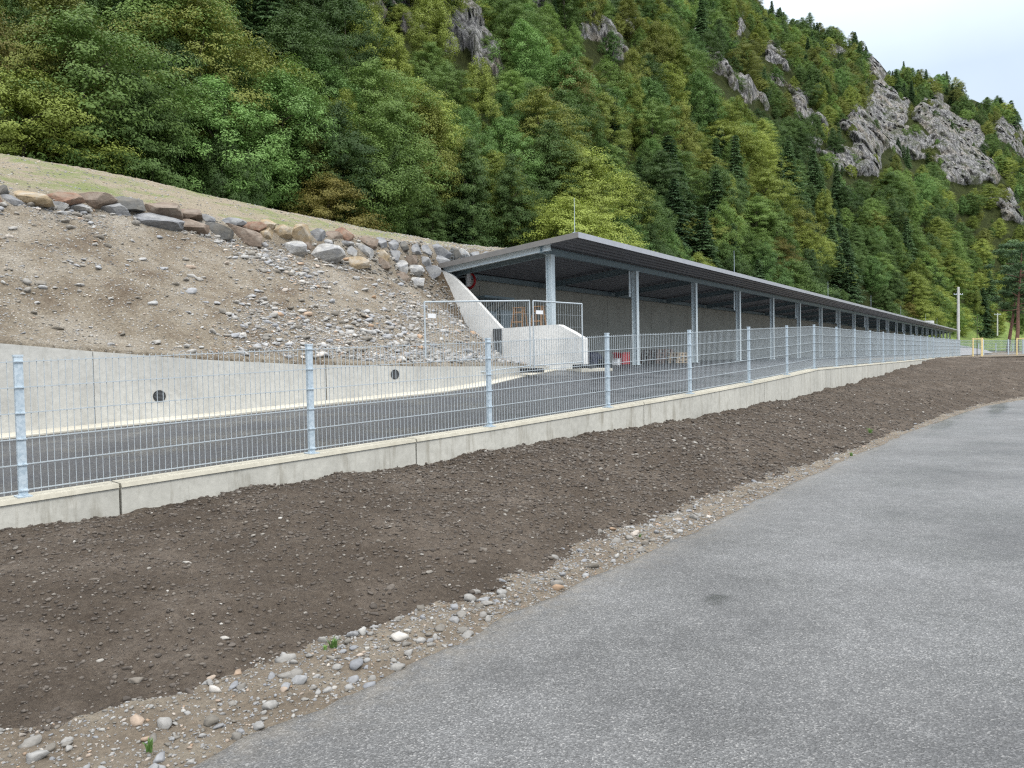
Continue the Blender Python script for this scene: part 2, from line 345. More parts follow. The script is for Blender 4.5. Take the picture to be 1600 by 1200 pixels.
def m_leaf(name, a, b_, c3=None):
    m, t, b = newmat(name); oi = nd(t, 'ShaderNodeObjectInfo')
    f = math_(t, 'ADD', math_(t, 'MULTIPLY', attr(t, 'tint'), .3), math_(t, 'MULTIPLY', oi.outputs['Random'], .7))
    c = ramp(t, f, [(.1, a), (.6, b_), (1, c3 or tuple(x*1.4 for x in b_))])
    t.links.new(c, b.inputs['Base Color']); b.inputs['Roughness'].default_value = .6; b.inputs['Specular IOR Level'].default_value = .25
    tr = nd(t, 'ShaderNodeBsdfTranslucent'); t.links.new(c, tr.inputs[0]); ms = nd(t, 'ShaderNodeMixShader'); ms.inputs[0].default_value = .25
    t.links.new(b.outputs[0], ms.inputs[1]); t.links.new(tr.outputs[0], ms.inputs[2]); t.links.new(ms.outputs[0], t.nodes['Material Output'].inputs[0]); return m
LEAF = {'dark green': m_leaf('dark_green_leaf', (.040, .080, .022), (.092, .155, .042)),
        'mid green': m_leaf('mid_green_leaf', (.075, .135, .030), (.165, .255, .062)),
        'fresh green': m_leaf('fresh_green_leaf', (.085, .165, .045), (.175, .30, .085)),
        'yellow-green': m_leaf('yellowgreen_leaf', (.125, .17, .028), (.255, .31, .062)),
        'olive': m_leaf('olive_leaf', (.090, .112, .024), (.195, .222, .048)),
        'golden brown': m_leaf('golden_brown_leaf', (.12, .115, .028), (.21, .185, .045)),
        'blue-green needled': m_leaf('spruce_needle', (.055, .105, .045), (.11, .185, .075))}
# ================================================================== LAYOUT LINES
PF = np.array([[-3.822, 5.997, -1.002], [-2.035, 7.788, -0.919], [-0.289, 9.613, -0.844], [1.416, 11.457, -0.753], [3.07, 13.35, -0.669], [4.683, 15.282, -0.568], [6.161, 17.321, -0.484], [7.584, 19.401, -.40]])
PF[:, 2] += EYE
POST = np.array([PF[0]-(PF[1]-PF[0])*k for k in (3, 2, 1)] + list(PF) + [PF[7]+DF*2.52*k for k in range(1, 17)])
O = np.array([7.584, 19.401, 0.])
def su(p): q = np.asarray(p, float)[..., :2]-O[:2]; return np.stack([q[..., 0]*DF[0]+q[..., 1]*DF[1], -(q[..., 0]*NF[0]+q[..., 1]*NF[1])], -1)
def xy(s, u): return np.stack([O[0]+DF[0]*s-NF[0]*u, O[1]+DF[1]*s-NF[1]*u], -1)
PS = su(POST)
def zfence(s): return np.interp(s, PS[:, 0], POST[:, 2])
def ufence(s): return np.interp(s, PS[:, 0], PS[:, 1])

# ------------------------------------------------------------------ base ground, road, verge, soil bank
o = mk('ground', [(-560, -60, -.25), (560, -60, -.25), (560, 640, -.25), (-560, 640, -.25)], [(0, 1, 2, 3)], M['verge']); structure(o)
roadedge = np.array([(-4.2, -4), (-3.0, -1), (-1.85, 1.9), (-1.31, 3.02), (-1.2, 3.27), (-.95, 3.51), (-.68, 3.88), (-.43, 4.25), (.02, 4.91), (.46, 5.52), (1.01, 6.2), (2.2, 7.81), (3.26, 9.31), (5.35, 12.05), (8.0, 15.5), (10.4, 18.4), (13.36, 21.9), (16.17, 24.43), (24, 30.5), (36, 36), (56, 40)])
soiledge = np.array([(-6.2, -4), (-4.6, -.5), (-3.1, 1.9), (-2.19, 3.22), (-1.78, 3.41), (-1.51, 3.67), (-1.22, 4.08), (-.77, 4.45), (-.36, 4.96), (.03, 5.39), (.51, 6.12), (1.17, 7.18), (2.55, 9.05), (3.45, 10.0), (5.35, 12.35), (7.9, 15.6), (10.3, 18.55), (13.3, 22.1), (16.05, 24.6), (23.8, 30.9), (34, 37), (52, 41)])
soiltop = np.array([(-9.9, .2, .30), (-6.2, 3.4, .36), (-3.85, 5.76, .40), (-3.42, 6.19, .42), (-2.85, 6.76, .47), (-2.04, 7.57, .49), (-1.04, 8.61, .50), (.08, 9.8, .55), (1.95, 11.84, .57), (3.52, 13.65, .60), (4.91, 15.34, .64), (6.97, 18.24, .68), (10.17, 22.9, .74), (15.54, 30.69, .93), (21.4, 39.2, 1.18), (26, 43.4, 1.22), (30, 42.5, 1.22), (38, 42.5, 1.22), (54, 46, 1.22)])
def line(A):
    q = su(A); i = np.argsort(q[:, 0]); return q[i, 0], q[i, 1], A[i]
rs, ru, _ = line(roadedge); es, eu, _ = line(soiledge); ts, tu, tA = line(soiltop)
def grid_mesh(name, X, Y, Z, mat, attrs={}, smooth=True):
    n, m_ = X.shape; V = np.stack([X, Y, Z], -1).reshape(-1, 3); i = np.arange(n*m_).reshape(n, m_)
    F = np.stack([i[:-1, :-1], i[1:, :-1], i[1:, 1:], i[:-1, 1:]], -1).reshape(-1, 4)
    o = mk(name, V, F, mat, smooth=smooth)
    for k, v in attrs.items():
        a = o.data.attributes.new(k, 'FLOAT', 'POINT'); a.data.foreach_set('value', np.asarray(v, np.float32).ravel())
    return o
def upward(o):   # make every face of a terrain sheet look up
    me = o.data; n = np.zeros(len(me.polygons)*3, np.float32); me.polygons.foreach_get('normal', n)
    if n.reshape(-1, 3)[:, 2].mean() < 0: me.flip_normals()
    return structure(o)
# s stations, dense near the camera
def stations(a, b, near, d0, growth):
    L_ = [near]; x = near
    while x < b: x += max(d0, abs(x-near)*growth); L_.append(x)
    R_ = []; x = near
    while x > a: x -= max(d0, abs(x-near)*growth); R_.append(x)
    return np.array(R_[::-1]+L_)
SS = stations(-24, 46, -18, .022, .0045)
fine = lambda x: x/1.0
ru_, eu_, tu_ = np.interp(SS, rs, ru), np.interp(SS, es, eu), np.interp(SS, ts, tu)
tz_ = np.interp(SS, ts, tA[:, 2])-.055*(SS < 20)
wob = lambda s, k, a, sd: a*fbm(np.stack([s*k, s*0, s*0+sd], -1), 4, sd)
ru_e = ru_+wob(SS, 2.2, .035, 3)+wob(SS, 9, .012, 5); eu_e = eu_+wob(SS, 1.1, .055, 8)+wob(SS, 6, .035, 9)
onwall = SS < 24
# road (u decreases away from the fence)
vv = np.concatenate([[-.06, 0, .03], np.linspace(.08, 4, 60), np.linspace(4.3, 45, 50)])
SG, VG = np.meshgrid(SS[::3], vv, indexing='ij'); UG = ru_e[::3][:, None]-VG
W = xy(SG, UG); Z = np.where(VG < .02, -.05, 0.0)
pc = [(onz(1482, 654, 0), 3.0, .25, .5), (onz(1560, 637, 0), 3.2, .2, .6), (onz(1120, 937, 0), .13, .06, .8), (onz(930, 1140, 0), .1, .05, .55), (onz(1190, 790, 0), .12, .04, .5), (onz(1400, 690, 0), 1.6, .12, .2), (onz(1430, 760, 0), 3., .35, .12)]
wet = np.zeros_like(SG)
nn_ = fbm(np.stack([W[..., 0]*3, W[..., 1]*3, W[..., 0]*0], -1), 4, 31)
for p, ls, lu, am in pc:
    q = su(p); d = ((SG-q[0])/ls)**2+((UG-q[1])/lu)**2 + nn_*.9
    wet = np.maximum(wet, am*np.clip(1.6-d, 0, 1))
edge = np.exp(-np.clip(VG, 0, 9)/.16)*.9
upward(grid_mesh('road', W[..., 0], W[..., 1], Z, M['road'], dict(wet=wet, edge=edge)))
# verge between road and soil
k = np.linspace(0, 1, 26); SG, K = np.meshgrid(SS, k, indexing='ij')
UG = (ru_e-.04)[:, None]*(1-K)+(eu_e+.12)[:, None]*K; W = xy(SG, UG); P3 = np.stack([W[..., 0], W[..., 1], W[..., 0]*0], -1)
Z = -.006+.04*K+.016*fbm(P3*4, 4, 11)*np.clip(K*4, 0, 1)+.008*fbm(P3*22, 3, 12)*np.clip(K*6, 0, 1)-.02*(K < .01)
upward(grid_mesh('verge', W[..., 0], W[..., 1], Z, M['verge']))
VERGE = (SG, UG, W, Z)
# soil bank
k = np.linspace(0, 1, 110); SG, K = np.meshgrid(SS, k, indexing='ij')
UG = eu_e[:, None]*(1-K)+(tu_+np.where(onwall, .12, .0))[:, None]*K; W = xy(SG, UG); P3 = np.stack([W[..., 0], W[..., 1], W[..., 0]*0], -1)
Z = .015+(tz_[:, None]-.015)*(K**.92)+.06*np.sin(np.pi*K)
amp = np.clip(np.minimum(K*9, 1), 0, 1)
top = np.clip((K-.85)/.15, 0, 1)
Z += amp*(.035*fbm(P3*1.3, 3, 21)+.020*fbm(P3*5, 4, 22)+.009*fbm(P3*17, 3, 23)+.004*np.clip(fbm(P3*34, 2, 27)+.2, 0, 2))
rill = np.clip((SG+4)/8, 0, 1)
Z += amp*rill*.035*fbm(np.stack([SG*2.6+UG*1.2, UG*.25, SG*0], -1), 4, 24)
Z += top*.016*fbm(np.stack([SG*3.2, SG*0, SG*0], -1), 4, 25)*onwall[:, None]
for px, py in [(235, 920), (285, 908), (370, 915), (252, 950), (292, 942), (200, 992), (220, 998), (490, 962), (530, 905), (558, 908), (610, 922), (455, 893), (520, 965)]:
    p = onz(px, py, .22); Z -= .045*np.exp(-((W[..., 0]-p[0])**2+(W[..., 1]-p[1])**2)/.045**2)
step = np.clip((-17.6-SG)/1.2, 0, 1); Z += -.05*step*np.exp(-((K-.2)/.07)**2)+.03*step*np.exp(-((K-.32)/.08)**2)
upward(grid_mesh('soil_bank', W[..., 0], W[..., 1], Z, M['soil']))
BANK = (SG, UG, W, Z)
# terrace behind the bank crest and towards the valley floor
tc_ = [(22.2, 40.6), (26, 43.2), (30, 42.3), (38, 42.3), (54, 45.8), (120, 70), (220, 200), (160, 260), (60, 240), (25, 150), (17, 60), (18.5, 38.5)]
o = mk('terrace', [(x, y, 1.19) for x, y in tc_], [tuple(range(len(tc_)))], M['verge']); upward(o)
A_ = [(30.9, 53.4, 1.215), tuple(atY(1552, 551.2, 66)), tuple(atY(1540, 546.5, 95)), tuple(atY(1499, 539, 128)), tuple(atY(1480, 539, 128)), (27.5, 52, 1.215)]
o = mk('access_path', [(x, y, max(z, 1.2)) for x, y, z in A_], [tuple(range(6))], simple('path_asphalt', (.25, .25, .26), .8, 0, .1, .6)); upward(o)

# ------------------------------------------------------------------ paved yard: from the fence wall to the concrete wall / shed
ke = lambda p, k: E0+(np.array(p, float)-E0)*k
wb = np.array([(-12.5, 7.2, .3), (-9.6, 9.4, .5), (-7.53, 11.34, .61), (-6.64, 12.29, .66), (-5.29, 13.29, .73), (-3.87, 14.57, .82), (-1.93, 16.21, .93), ke((-1.15, 17.2, 1.0), 1.03), ke((0, 19.24, 1.14), 1.07), ke((1.15, 21., 1.28), 1.1)])
wt = wb.copy(); wt[:, 2] = [2.5, 2.2, 1.97, 1.84, 1.68, 1.56, 1.47, 1.44, 1.40, 1.34]
inner = np.array(list(wb)+[B(-6.2, -.3, 1.25), B(-6.1, -4.3, FLOOR), B(0, -4.3, FLOOR), B(60, -4.3, FLOOR), B(137, -4.3, FLOOR)])
ist = [su(p) for p in inner]
iS = np.array([q[0] for q in ist]); iU = np.array([q[1] for q in ist]); iZ = inner[:, 2]
# the inner line is monotone in s except at the shed corner: nudge
for i in range(1, len(iS)):
    if iS[i] <= iS[i-1]: iS[i] = iS[i-1]+.02
PSs = np.concatenate([np.linspace(-22, 42, 260), np.linspace(44, 130, 40)])
k = np.linspace(0, 1, 24); SG, K = np.meshgrid(PSs, k, indexing='ij')
uo = ufence(PSs)+.13; zo = zfence(PSs)-.045
ui = np.interp(PSs, iS, iU); zi = np.interp(PSs, iS, iZ)
UG = uo[:, None]*(1-K)+ui[:, None]*K; W = xy(SG, UG); ZG = zo[:, None]*(1-K)+zi[:, None]*K
upward(grid_mesh('yard_asphalt', W[..., 0], W[..., 1], ZG, M['pad']))

# ------------------------------------------------------------------ gravelly hillside above the concrete wall
rows = {}
rows['R'] = [tuple(su(p))+(p[2]-.04,) for p in wt[:]]
S0_ = [(-30, 13.5, 4.7, 1), (-18, 12.6, 4.8, 1), (-13.3, 12.3, 4.86, 1), (-11.2, 12.4, 4.97, 1), (-9, 11.7, 4.62, 1), (-6.5, 11.2, 4.35, 1), (-4.5, 10.4, 3.89, 1.03), (-2.9, 9.85, 3.6, 1.07), (-.3, 9.45, 3.43, 1.1), (6, 9.4, 3.4, 1.1)]
S1_ = [(-30, 13.7, 4.9, 1), (-18, 12.75, 5.0, 1), (-13.2, 12.45, 5.08, 1), (-11.1, 12.55, 5.22, 1), (-8.8, 12.0, 5.05, 1), (-6.2, 11.5, 4.86, 1), (-3.8, 11, 5.0, 1.03), (-2, 10.6, 4.98, 1.07), (1.1, 10.4, 5.12, 1.1), (7, 10.3, 5.1, 1.1)]
def scl(T):
    r = []
    for s, u, z, k in T:
        q = ke((*xy(s, u), z), k); r.append(tuple(su(q))+(q[2],))
    return r
rows['S0'] = scl(S0_); rows['S1'] = scl(S1_)
Qp = [(-60, 236, 19.5), (0, 240, 19), (160, 268, 18), (330, 305, 17), (480, 337, 15.6), (600, 362, 14.2), (680, 376, 13.4), (760, 386, 13.0), (800, 388, 13.0)]
Q_ = [(-30, 20, 7.4)]
for x, y, u in Qp:
    p = onp(x, y, O-NF*u, NF); Q_.append(tuple(su(p))+(p[2],))
Q_.append((12, 13.2, Q_[-1][2])); Q_.append((30, 13.2, Q_[-1][2])); rows['Q'] = Q_
def row(nm, s):
    A = np.array(rows[nm]); i = np.argsort(A[:, 0]); A = A[i]; return np.interp(s, A[:, 0], A[:, 1]), np.interp(s, A[:, 0], A[:, 2])
HS = np.linspace(-24, 14, 520); HU = np.linspace(5.6, 26, 300)
def bankz(s, u, fine=True):
    s = np.asarray(s, float); u = np.asarray(u, float)
    Ru, Rz = row('R', s); au, az = row('S0', s); bu, bz = row('S1', s); qu, qz = row('Q', s)
    z = np.where(u < Ru+.10, -.8, 0.)
    z = np.where((u >= Ru+.10) & (u < au), Rz+(az-Rz)*np.clip((u-Ru)/(au-Ru), 0, 1), z)
    z = np.where((u >= au) & (u < bu), az+(bz-az)*np.clip((u-au)/(bu-au), 0, 1), z)
    z = np.where((u >= bu) & (u < qu), bz+(qz-bz)*np.clip((u-bu)/(qu-bu), 0, 1)**.85, z)
    z = np.where(u >= qu, qz-(u-qu)*.12, z)
    a = np.clip((u-Ru-.15)/.6, 0, 1)
    X = xy(s, u); P3 = np.stack([X[..., 0], X[..., 1], X[..., 0]*0], -1)
    strip = np.clip((u-bu)/.5, 0, 1)
    z = z + a*(1-.75*strip)*(.10*fbm(P3*.55, 3, 41)+.055*fbm(P3*2.1, 4, 42)) + a*.018*fbm(P3*8, 3, 43)
    X3 = X-np.array([C2[0], C2[1]]); t = X3@DB[:2]; w_ = X3@NB[:2]
    z = z-.72*np.exp(-((t-GT)/1.1)**2)*np.clip((au-u)/.6, 0, 1)*np.clip((u-Ru-.1)/.8, 0, 1)
    z = np.where((t > GT+.2) & (w_ > -4.35), np.minimum(z, 1.0), z)
    return z
GT = float(tw(onp(902.5, 363, B(0, 1.3, 0), NB))[0])   # gable plane of the shed
SG, UG = np.meshgrid(HS, HU, indexing='ij'); ZG = bankz(SG, UG); W = xy(SG, UG)
Ru, Rz = row('R', SG); au, az = row('S0', SG); bu, bz = row('S1', SG); qu, qz = row('Q', SG)
straw = np.clip((UG-bu-.1)/.6, 0, 1)*np.clip((6.5-SG)/7, .25, 1)
tt = (W-C2[:2])@DB[:2]; ww = (W-C2[:2])@NB[:2]
damp = np.clip(1-np.abs(tt-GT)/2.6, 0, 1)*np.clip((bu-UG)/.5, 0, 1)
ok = UG[0] > 0
o = grid_mesh('hillside', W[..., 0], W[..., 1], ZG, M['bank'], dict(straw=straw, damp=damp)); upward(o)

# ------------------------------------------------------------------ scattered stones (uncountable)
def ico(sub):
    import bmesh
    bm = bmesh.new(); bmesh.ops.create_icosphere(bm, subdivisions=sub, radius=1); bm.verts.ensure_lookup_table()
    V = np.array([v.co[:] for v in bm.verts]); F = np.array([[v.index for v in f.verts] for f in bm.faces]); bm.free(); return V, F
ICO1, ICO2, ICO3 = ico(1), ico(2), ico(4)
def unit3(v): return v/np.linalg.norm(v, axis=1)[:, None]
def stone_variants(base, n, amp):
    V, F = base; R = []
    for i in range(n):
        Q = np.sign(V)*np.abs(V)**.8; Q = Q*(1+amp*fbm(V*1.3+i*7.7, 2, 60+i))[:, None]
        for c_n in unit3(RNG.normal(size=(7, 3))): Q = Q-np.clip(Q@c_n-.62, 0, None)[:, None]*c_n
        R.append(Q)
    return R, F
ST1 = stone_variants(ICO1, 8, .35); ST2 = stone_variants(ICO2, 12, .4)
def scatter(name, P, size, base, mat, flat=.6, sink=.25):
    Vs, F = base; n = len(P); nv = len(Vs[0]); out_ = np.empty((n, nv, 3), np.float32)
    idx = RNG.integers(0, len(Vs), n); A = RNG.random((n, 3))*2*math.pi
    el = 1+RNG.random(n)*.7; fl = flat*(.7+.6*RNG.random(n))
    for v in range(len(Vs)):
        m_ = idx == v; q = np.repeat(Vs[v][None], m_.sum(), 0)
        q = q*np.stack([el[m_], np.ones(m_.sum()), fl[m_]], -1)[:, None, :]
        tl = (A[m_, 1]-math.pi)*.12; c, s = np.cos(tl)[:, None], np.sin(tl)[:, None]
        y, z = q[..., 1]*c-q[..., 2]*s, q[..., 1]*s+q[..., 2]*c
        c, s = np.cos(A[m_, 0])[:, None], np.sin(A[m_, 0])[:, None]
        x2, y2 = q[..., 0]*c-y*s, q[..., 0]*s+y*c
        out_[m_] = np.stack([x2, y2, z], -1)*size[m_][:, None, None]
    out_ += P[:, None, :].astype(np.float32); out_[..., 2] += (size*fl*(1-2*sink))[:, None]*.6
    FF = (F[None]+(np.arange(n)*nv)[:, None, None]).reshape(-1, F.shape[1])
    return mk(name, out_.reshape(-1, 3), FF, mat, smooth=False)
def sample(G, n, weight=None):
    SG, UG, W, Z = G; w0 = np.ones(SG.shape) if weight is None else weight
    a = SG.shape; p = w0.ravel()/w0.sum(); i = RNG.choice(a[0]*a[1], n, p=p); r, c = np.unravel_index(i, a)
    r = np.clip(r, 0, a[0]-2); c = np.clip(c, 0, a[1]-2); fr, fc = RNG.random(n), RNG.random(n)
    def lerp(A): return (A[r, c]*(1-fr)*(1-fc)+A[r+1, c]*fr*(1-fc)+A[r, c+1]*(1-fr)*fc+A[r+1, c+1]*fr*fc)
    return np.stack([lerp(W[..., 0]), lerp(W[..., 1]), lerp(Z)], -1), K_lerp(SG, UG, r, c)
def K_lerp(SG, UG, r, c): return SG[r, c]
sz = lambda n, a, b, p=2.5: a+(b-a)*RNG.random(n)**p
inview = lambda P: P[:, 1] > 1.5
# the bank grid is dense near the camera, so index sampling keeps an even look in the picture
def stuff(o, label, cat): return tag(o, label, cat, kind='stuff')
P_, _ = sample(BANK, 60000); n = len(P_); dist = np.linalg.norm(P_-E0, axis=1)
stuff(scatter('soil_clods', P_, sz(n, .004, .020, 3)*np.clip(dist/7, .75, 1.5), ST1, M['clods'], .7), 'small dark clods and pebbles strewn over the brown soil bank', 'clods')
P_, _ = sample(VERGE, 20000, np.ones(VERGE[0].shape)*np.interp(VERGE[0], [-18, -13, -8], [1, .45, .25])); n = len(P_); dist = np.linalg.norm(P_-E0, axis=1)
stuff(scatter('verge_gravel', P_, sz(n, .0035, .014, 2.5)*np.clip(dist/6, .8, 1.3), ST1, M['dull'], .65), 'fine pale gravel along the sandy strip beside the road', 'gravel')
wv = np.ones(VERGE[0].shape)*np.exp(-np.abs(VERGE[0]+18)/5.)
P_, _ = sample(VERGE, 950, wv); n = len(P_)
stuff(scatter('cobbles', P_, sz(n, .008, .040, 3.2), ST2, M['dull'], .65), 'rounded grey and tan cobbles lying between road edge and soil bank', 'stones')
wv = np.exp(-np.abs(BANK[0]+18)/6.)*np.where(np.arange(110) < 22, 3., .5)[None]
P_, _ = sample(BANK, 420, wv); n = len(P_)
stuff(scatter('soil_stones', P_, sz(n, .009, .030, 2.2), ST2, M['clods'], .65), 'larger stones half sunk in the dark soil bank', 'stones')
# hillside rubble
SGh, UGh, Wh, Zh = SG, UG, W, ZG
face = (UGh > Ru+.22) & (UGh < au+.1) & (tt < GT+.15) & (Wh[..., 1] > 3)
clump = fbm(np.stack([Wh[..., 0]*.8, Wh[..., 1]*.8, Wh[..., 0]*0], -1), 3, 71)
toe = np.exp(-((UGh-Ru)/.6)**2)*np.clip((SGh+10.6)/2, 0, 1)
wt1_ = face*(np.clip(clump*1.7+.5, .2, 1.9)+toe*3.2)
G_ = (SGh, UGh, Wh, Zh)
P_, _ = sample(G_, 60000, wt1_); n = len(P_)
stuff(scatter('slope_gravel', P_, sz(n, .006, .026, 2.6), ST1, M['pale'], .6), 'loose grey gravel spread over the bare hillside', 'gravel')
bandw = ((UGh > au-.35) & (UGh < bu+.05) & (tt < GT-.1) & (Wh[..., 1] > 3)).astype(float)
bandw = bandw*np.clip((SGh+7)/2.5, .06, 1)
P_, _ = sample(G_, 600, bandw); n = len(P_)
stuff(scatter('packing_rubble', P_, sz(n, .025, .07, 2.2), ST2, m_stones('packing_stones', [(0, (.10, .09, .075)), (.5, (.2, .19, .17)), (.8, (.28, .27, .25)), (1, (.4, .39, .36))]), .7), 'small rubble packed between and under the row of boulders', 'rubble')
P_, _ = sample(G_, 3600, wt1_); n = len(P_)
stuff(scatter('slope_rubble', P_, sz(n, .028, .095, 3.2), ST2, M['pale'], .6), 'broken rubble stones lying on the bare hillside', 'rubble')
strip = ((UGh > bu+.02) & (UGh < qu+.3) & (Wh[..., 1] > 3)).astype(float)*(.4+3*np.exp(-((UGh-bu)/.35)**2)+2.5*np.clip((SGh+3)/4, 0, 1))
P_, _ = sample(G_, 12000, strip); n = len(P_)
stuff(scatter('ridge_gravel', P_, sz(n, .008, .035, 2.5), ST1, M['pale'], .6), 'fine gravel on the straw covered strip above the boulders', 'gravel')

# ------------------------------------------------------------------ retaining walls
def wall_piece(mb, a, b, th, z0a, z0b, z1a, z1b, nrm):
    a = np.array(a[:2]); b = np.array(b[:2]); n_ = np.array(nrm[:2])*th
    q = [a, b, b+n_, a+n_]; mb.hexa([(*q[0], z0a), (*q[1], z0b), (*q[2], z0b), (*q[3], z0a)], [(*q[0], z1a), (*q[1], z1b), (*q[2], z1b), (*q[3], z1a)])
fw = thing('fence_wall', 'long low grey concrete wall carrying the galvanised fence above the soil bank', 'wall', (*POST[3][:2], 0))
def ppos(i):   # i in bays, post index 3 is bay 0
    k = int(np.clip(math.floor(i+3), 0, len(POST)-2)); f = i+3-k; return POST[k]*(1-f)+POST[k+1]*f
def pnorm(i):
    d_ = ppos(i+.01)-ppos(i-.01); d_[2] = 0; d_ /= np.linalg.norm(d_); return np.array([d_[1], -d_[0], 0])
joints = [-3, .27, 1.51, 3.35, 5.28, 7.35, 10.6, 14.0, 17.5, 20, 22.95]
for a, b in zip(joints[:-1], joints[1:]):
    sec = MB(); cap = MB(); st = [a+.004]+[k for k in range(-2, 23) if a+.01 < k < b-.01]+[b-.004]
    for p, q in zip(st[:-1], st[1:]):
        A, Bq = ppos(p), ppos(q); na, nb = pnorm(p+.02 if p == st[0] else p), pnorm(q-.02 if q == st[-1] else q)
        fr = lambda C, n_, o_, z: (C[0]+n_[0]*o_, C[1]+n_[1]*o_, z)
        sec.hexa([fr(A, na, .075, -.2), fr(Bq, nb, .075, -.2), fr(Bq, nb, -.15, -.2), fr(A, na, -.15, -.2)],
                 [fr(A, na, .075, A[2]-.035), fr(Bq, nb, .075, Bq[2]-.035), fr(Bq, nb, -.15, Bq[2]-.035), fr(A, na, -.15, A[2]-.035)])
        cap.hexa([fr(A, na, .09, A[2]-.034), fr(Bq, nb, .09, Bq[2]-.034), fr(Bq, nb, -.165, Bq[2]-.034), fr(A, na, -.165, A[2]-.034)],
                 [fr(A, na, .075, A[2]), fr(Bq, nb, .075, Bq[2]), fr(Bq, nb, -.150, Bq[2]), fr(A, na, -.150, A[2])])
    sec.build('wall_section', M['conc'], fw); cap.build('coping', M['conc_cap'], fw)
localise(fw)
rw = thing('retaining_wall', 'pale grey concrete retaining wall with round drains below the gravelly hillside', 'wall', (*wb[3][:2], 0))
cuts = [(0, 3), (3, 5.16), (5.16, 7), (7, 9)]
def wpt(A, i): k = int(min(math.floor(i), len(A)-2)); f = i-k; return A[k]*(1-f)+A[k+1]*f
def wnrm(i):
    d_ = wpt(wb, min(i+.05, 9))-wpt(wb, max(i-.05, 0)); d_[2] = 0; d_ /= np.linalg.norm(d_); return np.array([d_[1], -d_[0], 0])
for a, b in cuts:
    mb = MB(); st = [a+.004]+[k for k in range(1, 9) if a+.01 < k < b-.01]+[b-.004]
    for p, q in zip(st[:-1], st[1:]):
        A, Bq, At, Bt = wpt(wb, p), wpt(wb, q), wpt(wt, p), wpt(wt, q); na, nb = wnrm(p), wnrm(q)
        mb.hexa([(*A[:2], A[2]-.3), (*Bq[:2], Bq[2]-.3), (*(Bq-nb*.25)[:2], Bq[2]-.3), (*(A-na*.25)[:2], A[2]-.3)],
                [(*A[:2], At[2]), (*Bq[:2], Bt[2]), (*(Bq-nb*.25)[:2], Bt[2]), (*(A-na*.25)[:2], At[2])])
    mb.build('wall_section', M['conc_wall'], rw)
for (px, py), i in (((249, 619), 3.6), ((617, 585), 5.8)):
    c0, n0 = wpt(wb, i), wnrm(i); c = onp(px, py, c0, n0); r = .09; ud = np.array([n0[1], -n0[0], 0]); up = np.array([0, 0, 1.])
    g = MB(); g.tube(c-n0*.06, c+n0*.004, r*.93, n=20); gr = g.build('drain', M['black'], rw)
    g = MB(); n_ = 24
    V = [c+n0*z_+(ud*math.cos(2*math.pi*j/n_)+up*math.sin(2*math.pi*j/n_))*q for q, z_ in ((r*.9, .004), (r*1.06, .012), (r*1.12, .003)) for j in range(n_)]
    F = [(j, (j+1) % n_, n_+(j+1) % n_, n_+j) for j in range(n_)]+[(n_+j, n_+(j+1) % n_, 2*n_+(j+1) % n_, 2*n_+j) for j in range(n_)]
    g.add(V, F); g.build('rim', M['dark'], gr)
    g = MB()
    for j in range(-3, 4): hw = r*math.sqrt(max(.02, 1-(j/4)**2))*.9; g.bar(c+n0*.008-ud*hw+up*j*r/4, c+n0*.008+ud*hw+up*j*r/4, .008, .014)
    g.build('grille', M['dkpanel'], gr)
localise(rw)
# cream kerb strip at the wall foot, running on along the shed block
kb = [np.append(wb[i][:2], wb[i][2]) for i in range(10)]+[B(GT-.12, 1.62, 1.262), B(GT+.4, 1.95, 1.25)]
V = []; F = []
for i, p in enumerate(kb):
    d_ = (kb[min(i+1, len(kb)-1)]-kb[max(i-1, 0)]); d_[2] = 0; d_ /= np.linalg.norm(d_); n_ = np.array([d_[1], -d_[0], 0]); wd = .62 if i < 8 else .34
    for off, z_ in ((-.02, .03), (wd, .018), (wd+.002, -.1)): V.append(p+n_*off+np.array([0, 0, z_]))
for i in range(len(kb)-1):
    for j in (0, 1): F.append((3*i+j, 3*i+j+1, 3*i+3+j+1, 3*i+3+j))
o = mk('kerb_strip', V, F, m_concrete('kerb_concrete', (.56, .53, .45), .2)); structure(o)

# ------------------------------------------------------------------ welded mesh fence on the wall
def mesh_panel(A, Bp, name='mesh_panel', n=50, rows_=6, h0=.05, dz=.2, twin=True, mat=None, wr=.0023, hr=.0036):
    """A, Bp: post feet. vertical wires, twin horizontal bars; the panel follows the slope."""
    mb = MB(); A = np.array(A, float); Bp = np.array(Bp, float); d_ = Bp-A; dn = d_/np.linalg.norm(d_); nn_ = np.array([dn[1], -dn[0], 0]); nn_ /= np.linalg.norm(nn_)
    up = np.array([0, 0, 1.])
    for i in range(n):
        f = (i+.5)/n; p = A+d_*f
        mb.bar(p+up*(h0-.025), p+up*(h0+dz*(rows_-1)+.02), wr*2, up=nn_)
    for j in range(rows_):
        for sgn in ((-1, 1) if twin else (1,)):
            o_ = nn_*sgn*(wr+hr)+up*(h0+j*dz); mb.bar(A+d_*.012+o_, Bp-d_*.012+o_, hr*2)
    return mb
mf = thing('mesh_fence', 'long galvanised welded mesh fence with square posts on the low concrete wall', 'fence', POST[3])
for k in range(len(POST)-1):
    far = k > 11
    mesh_panel(POST[k]+[0, 0, .0], POST[k+1], n=50).build('mesh_panel', M['wire'], mf)
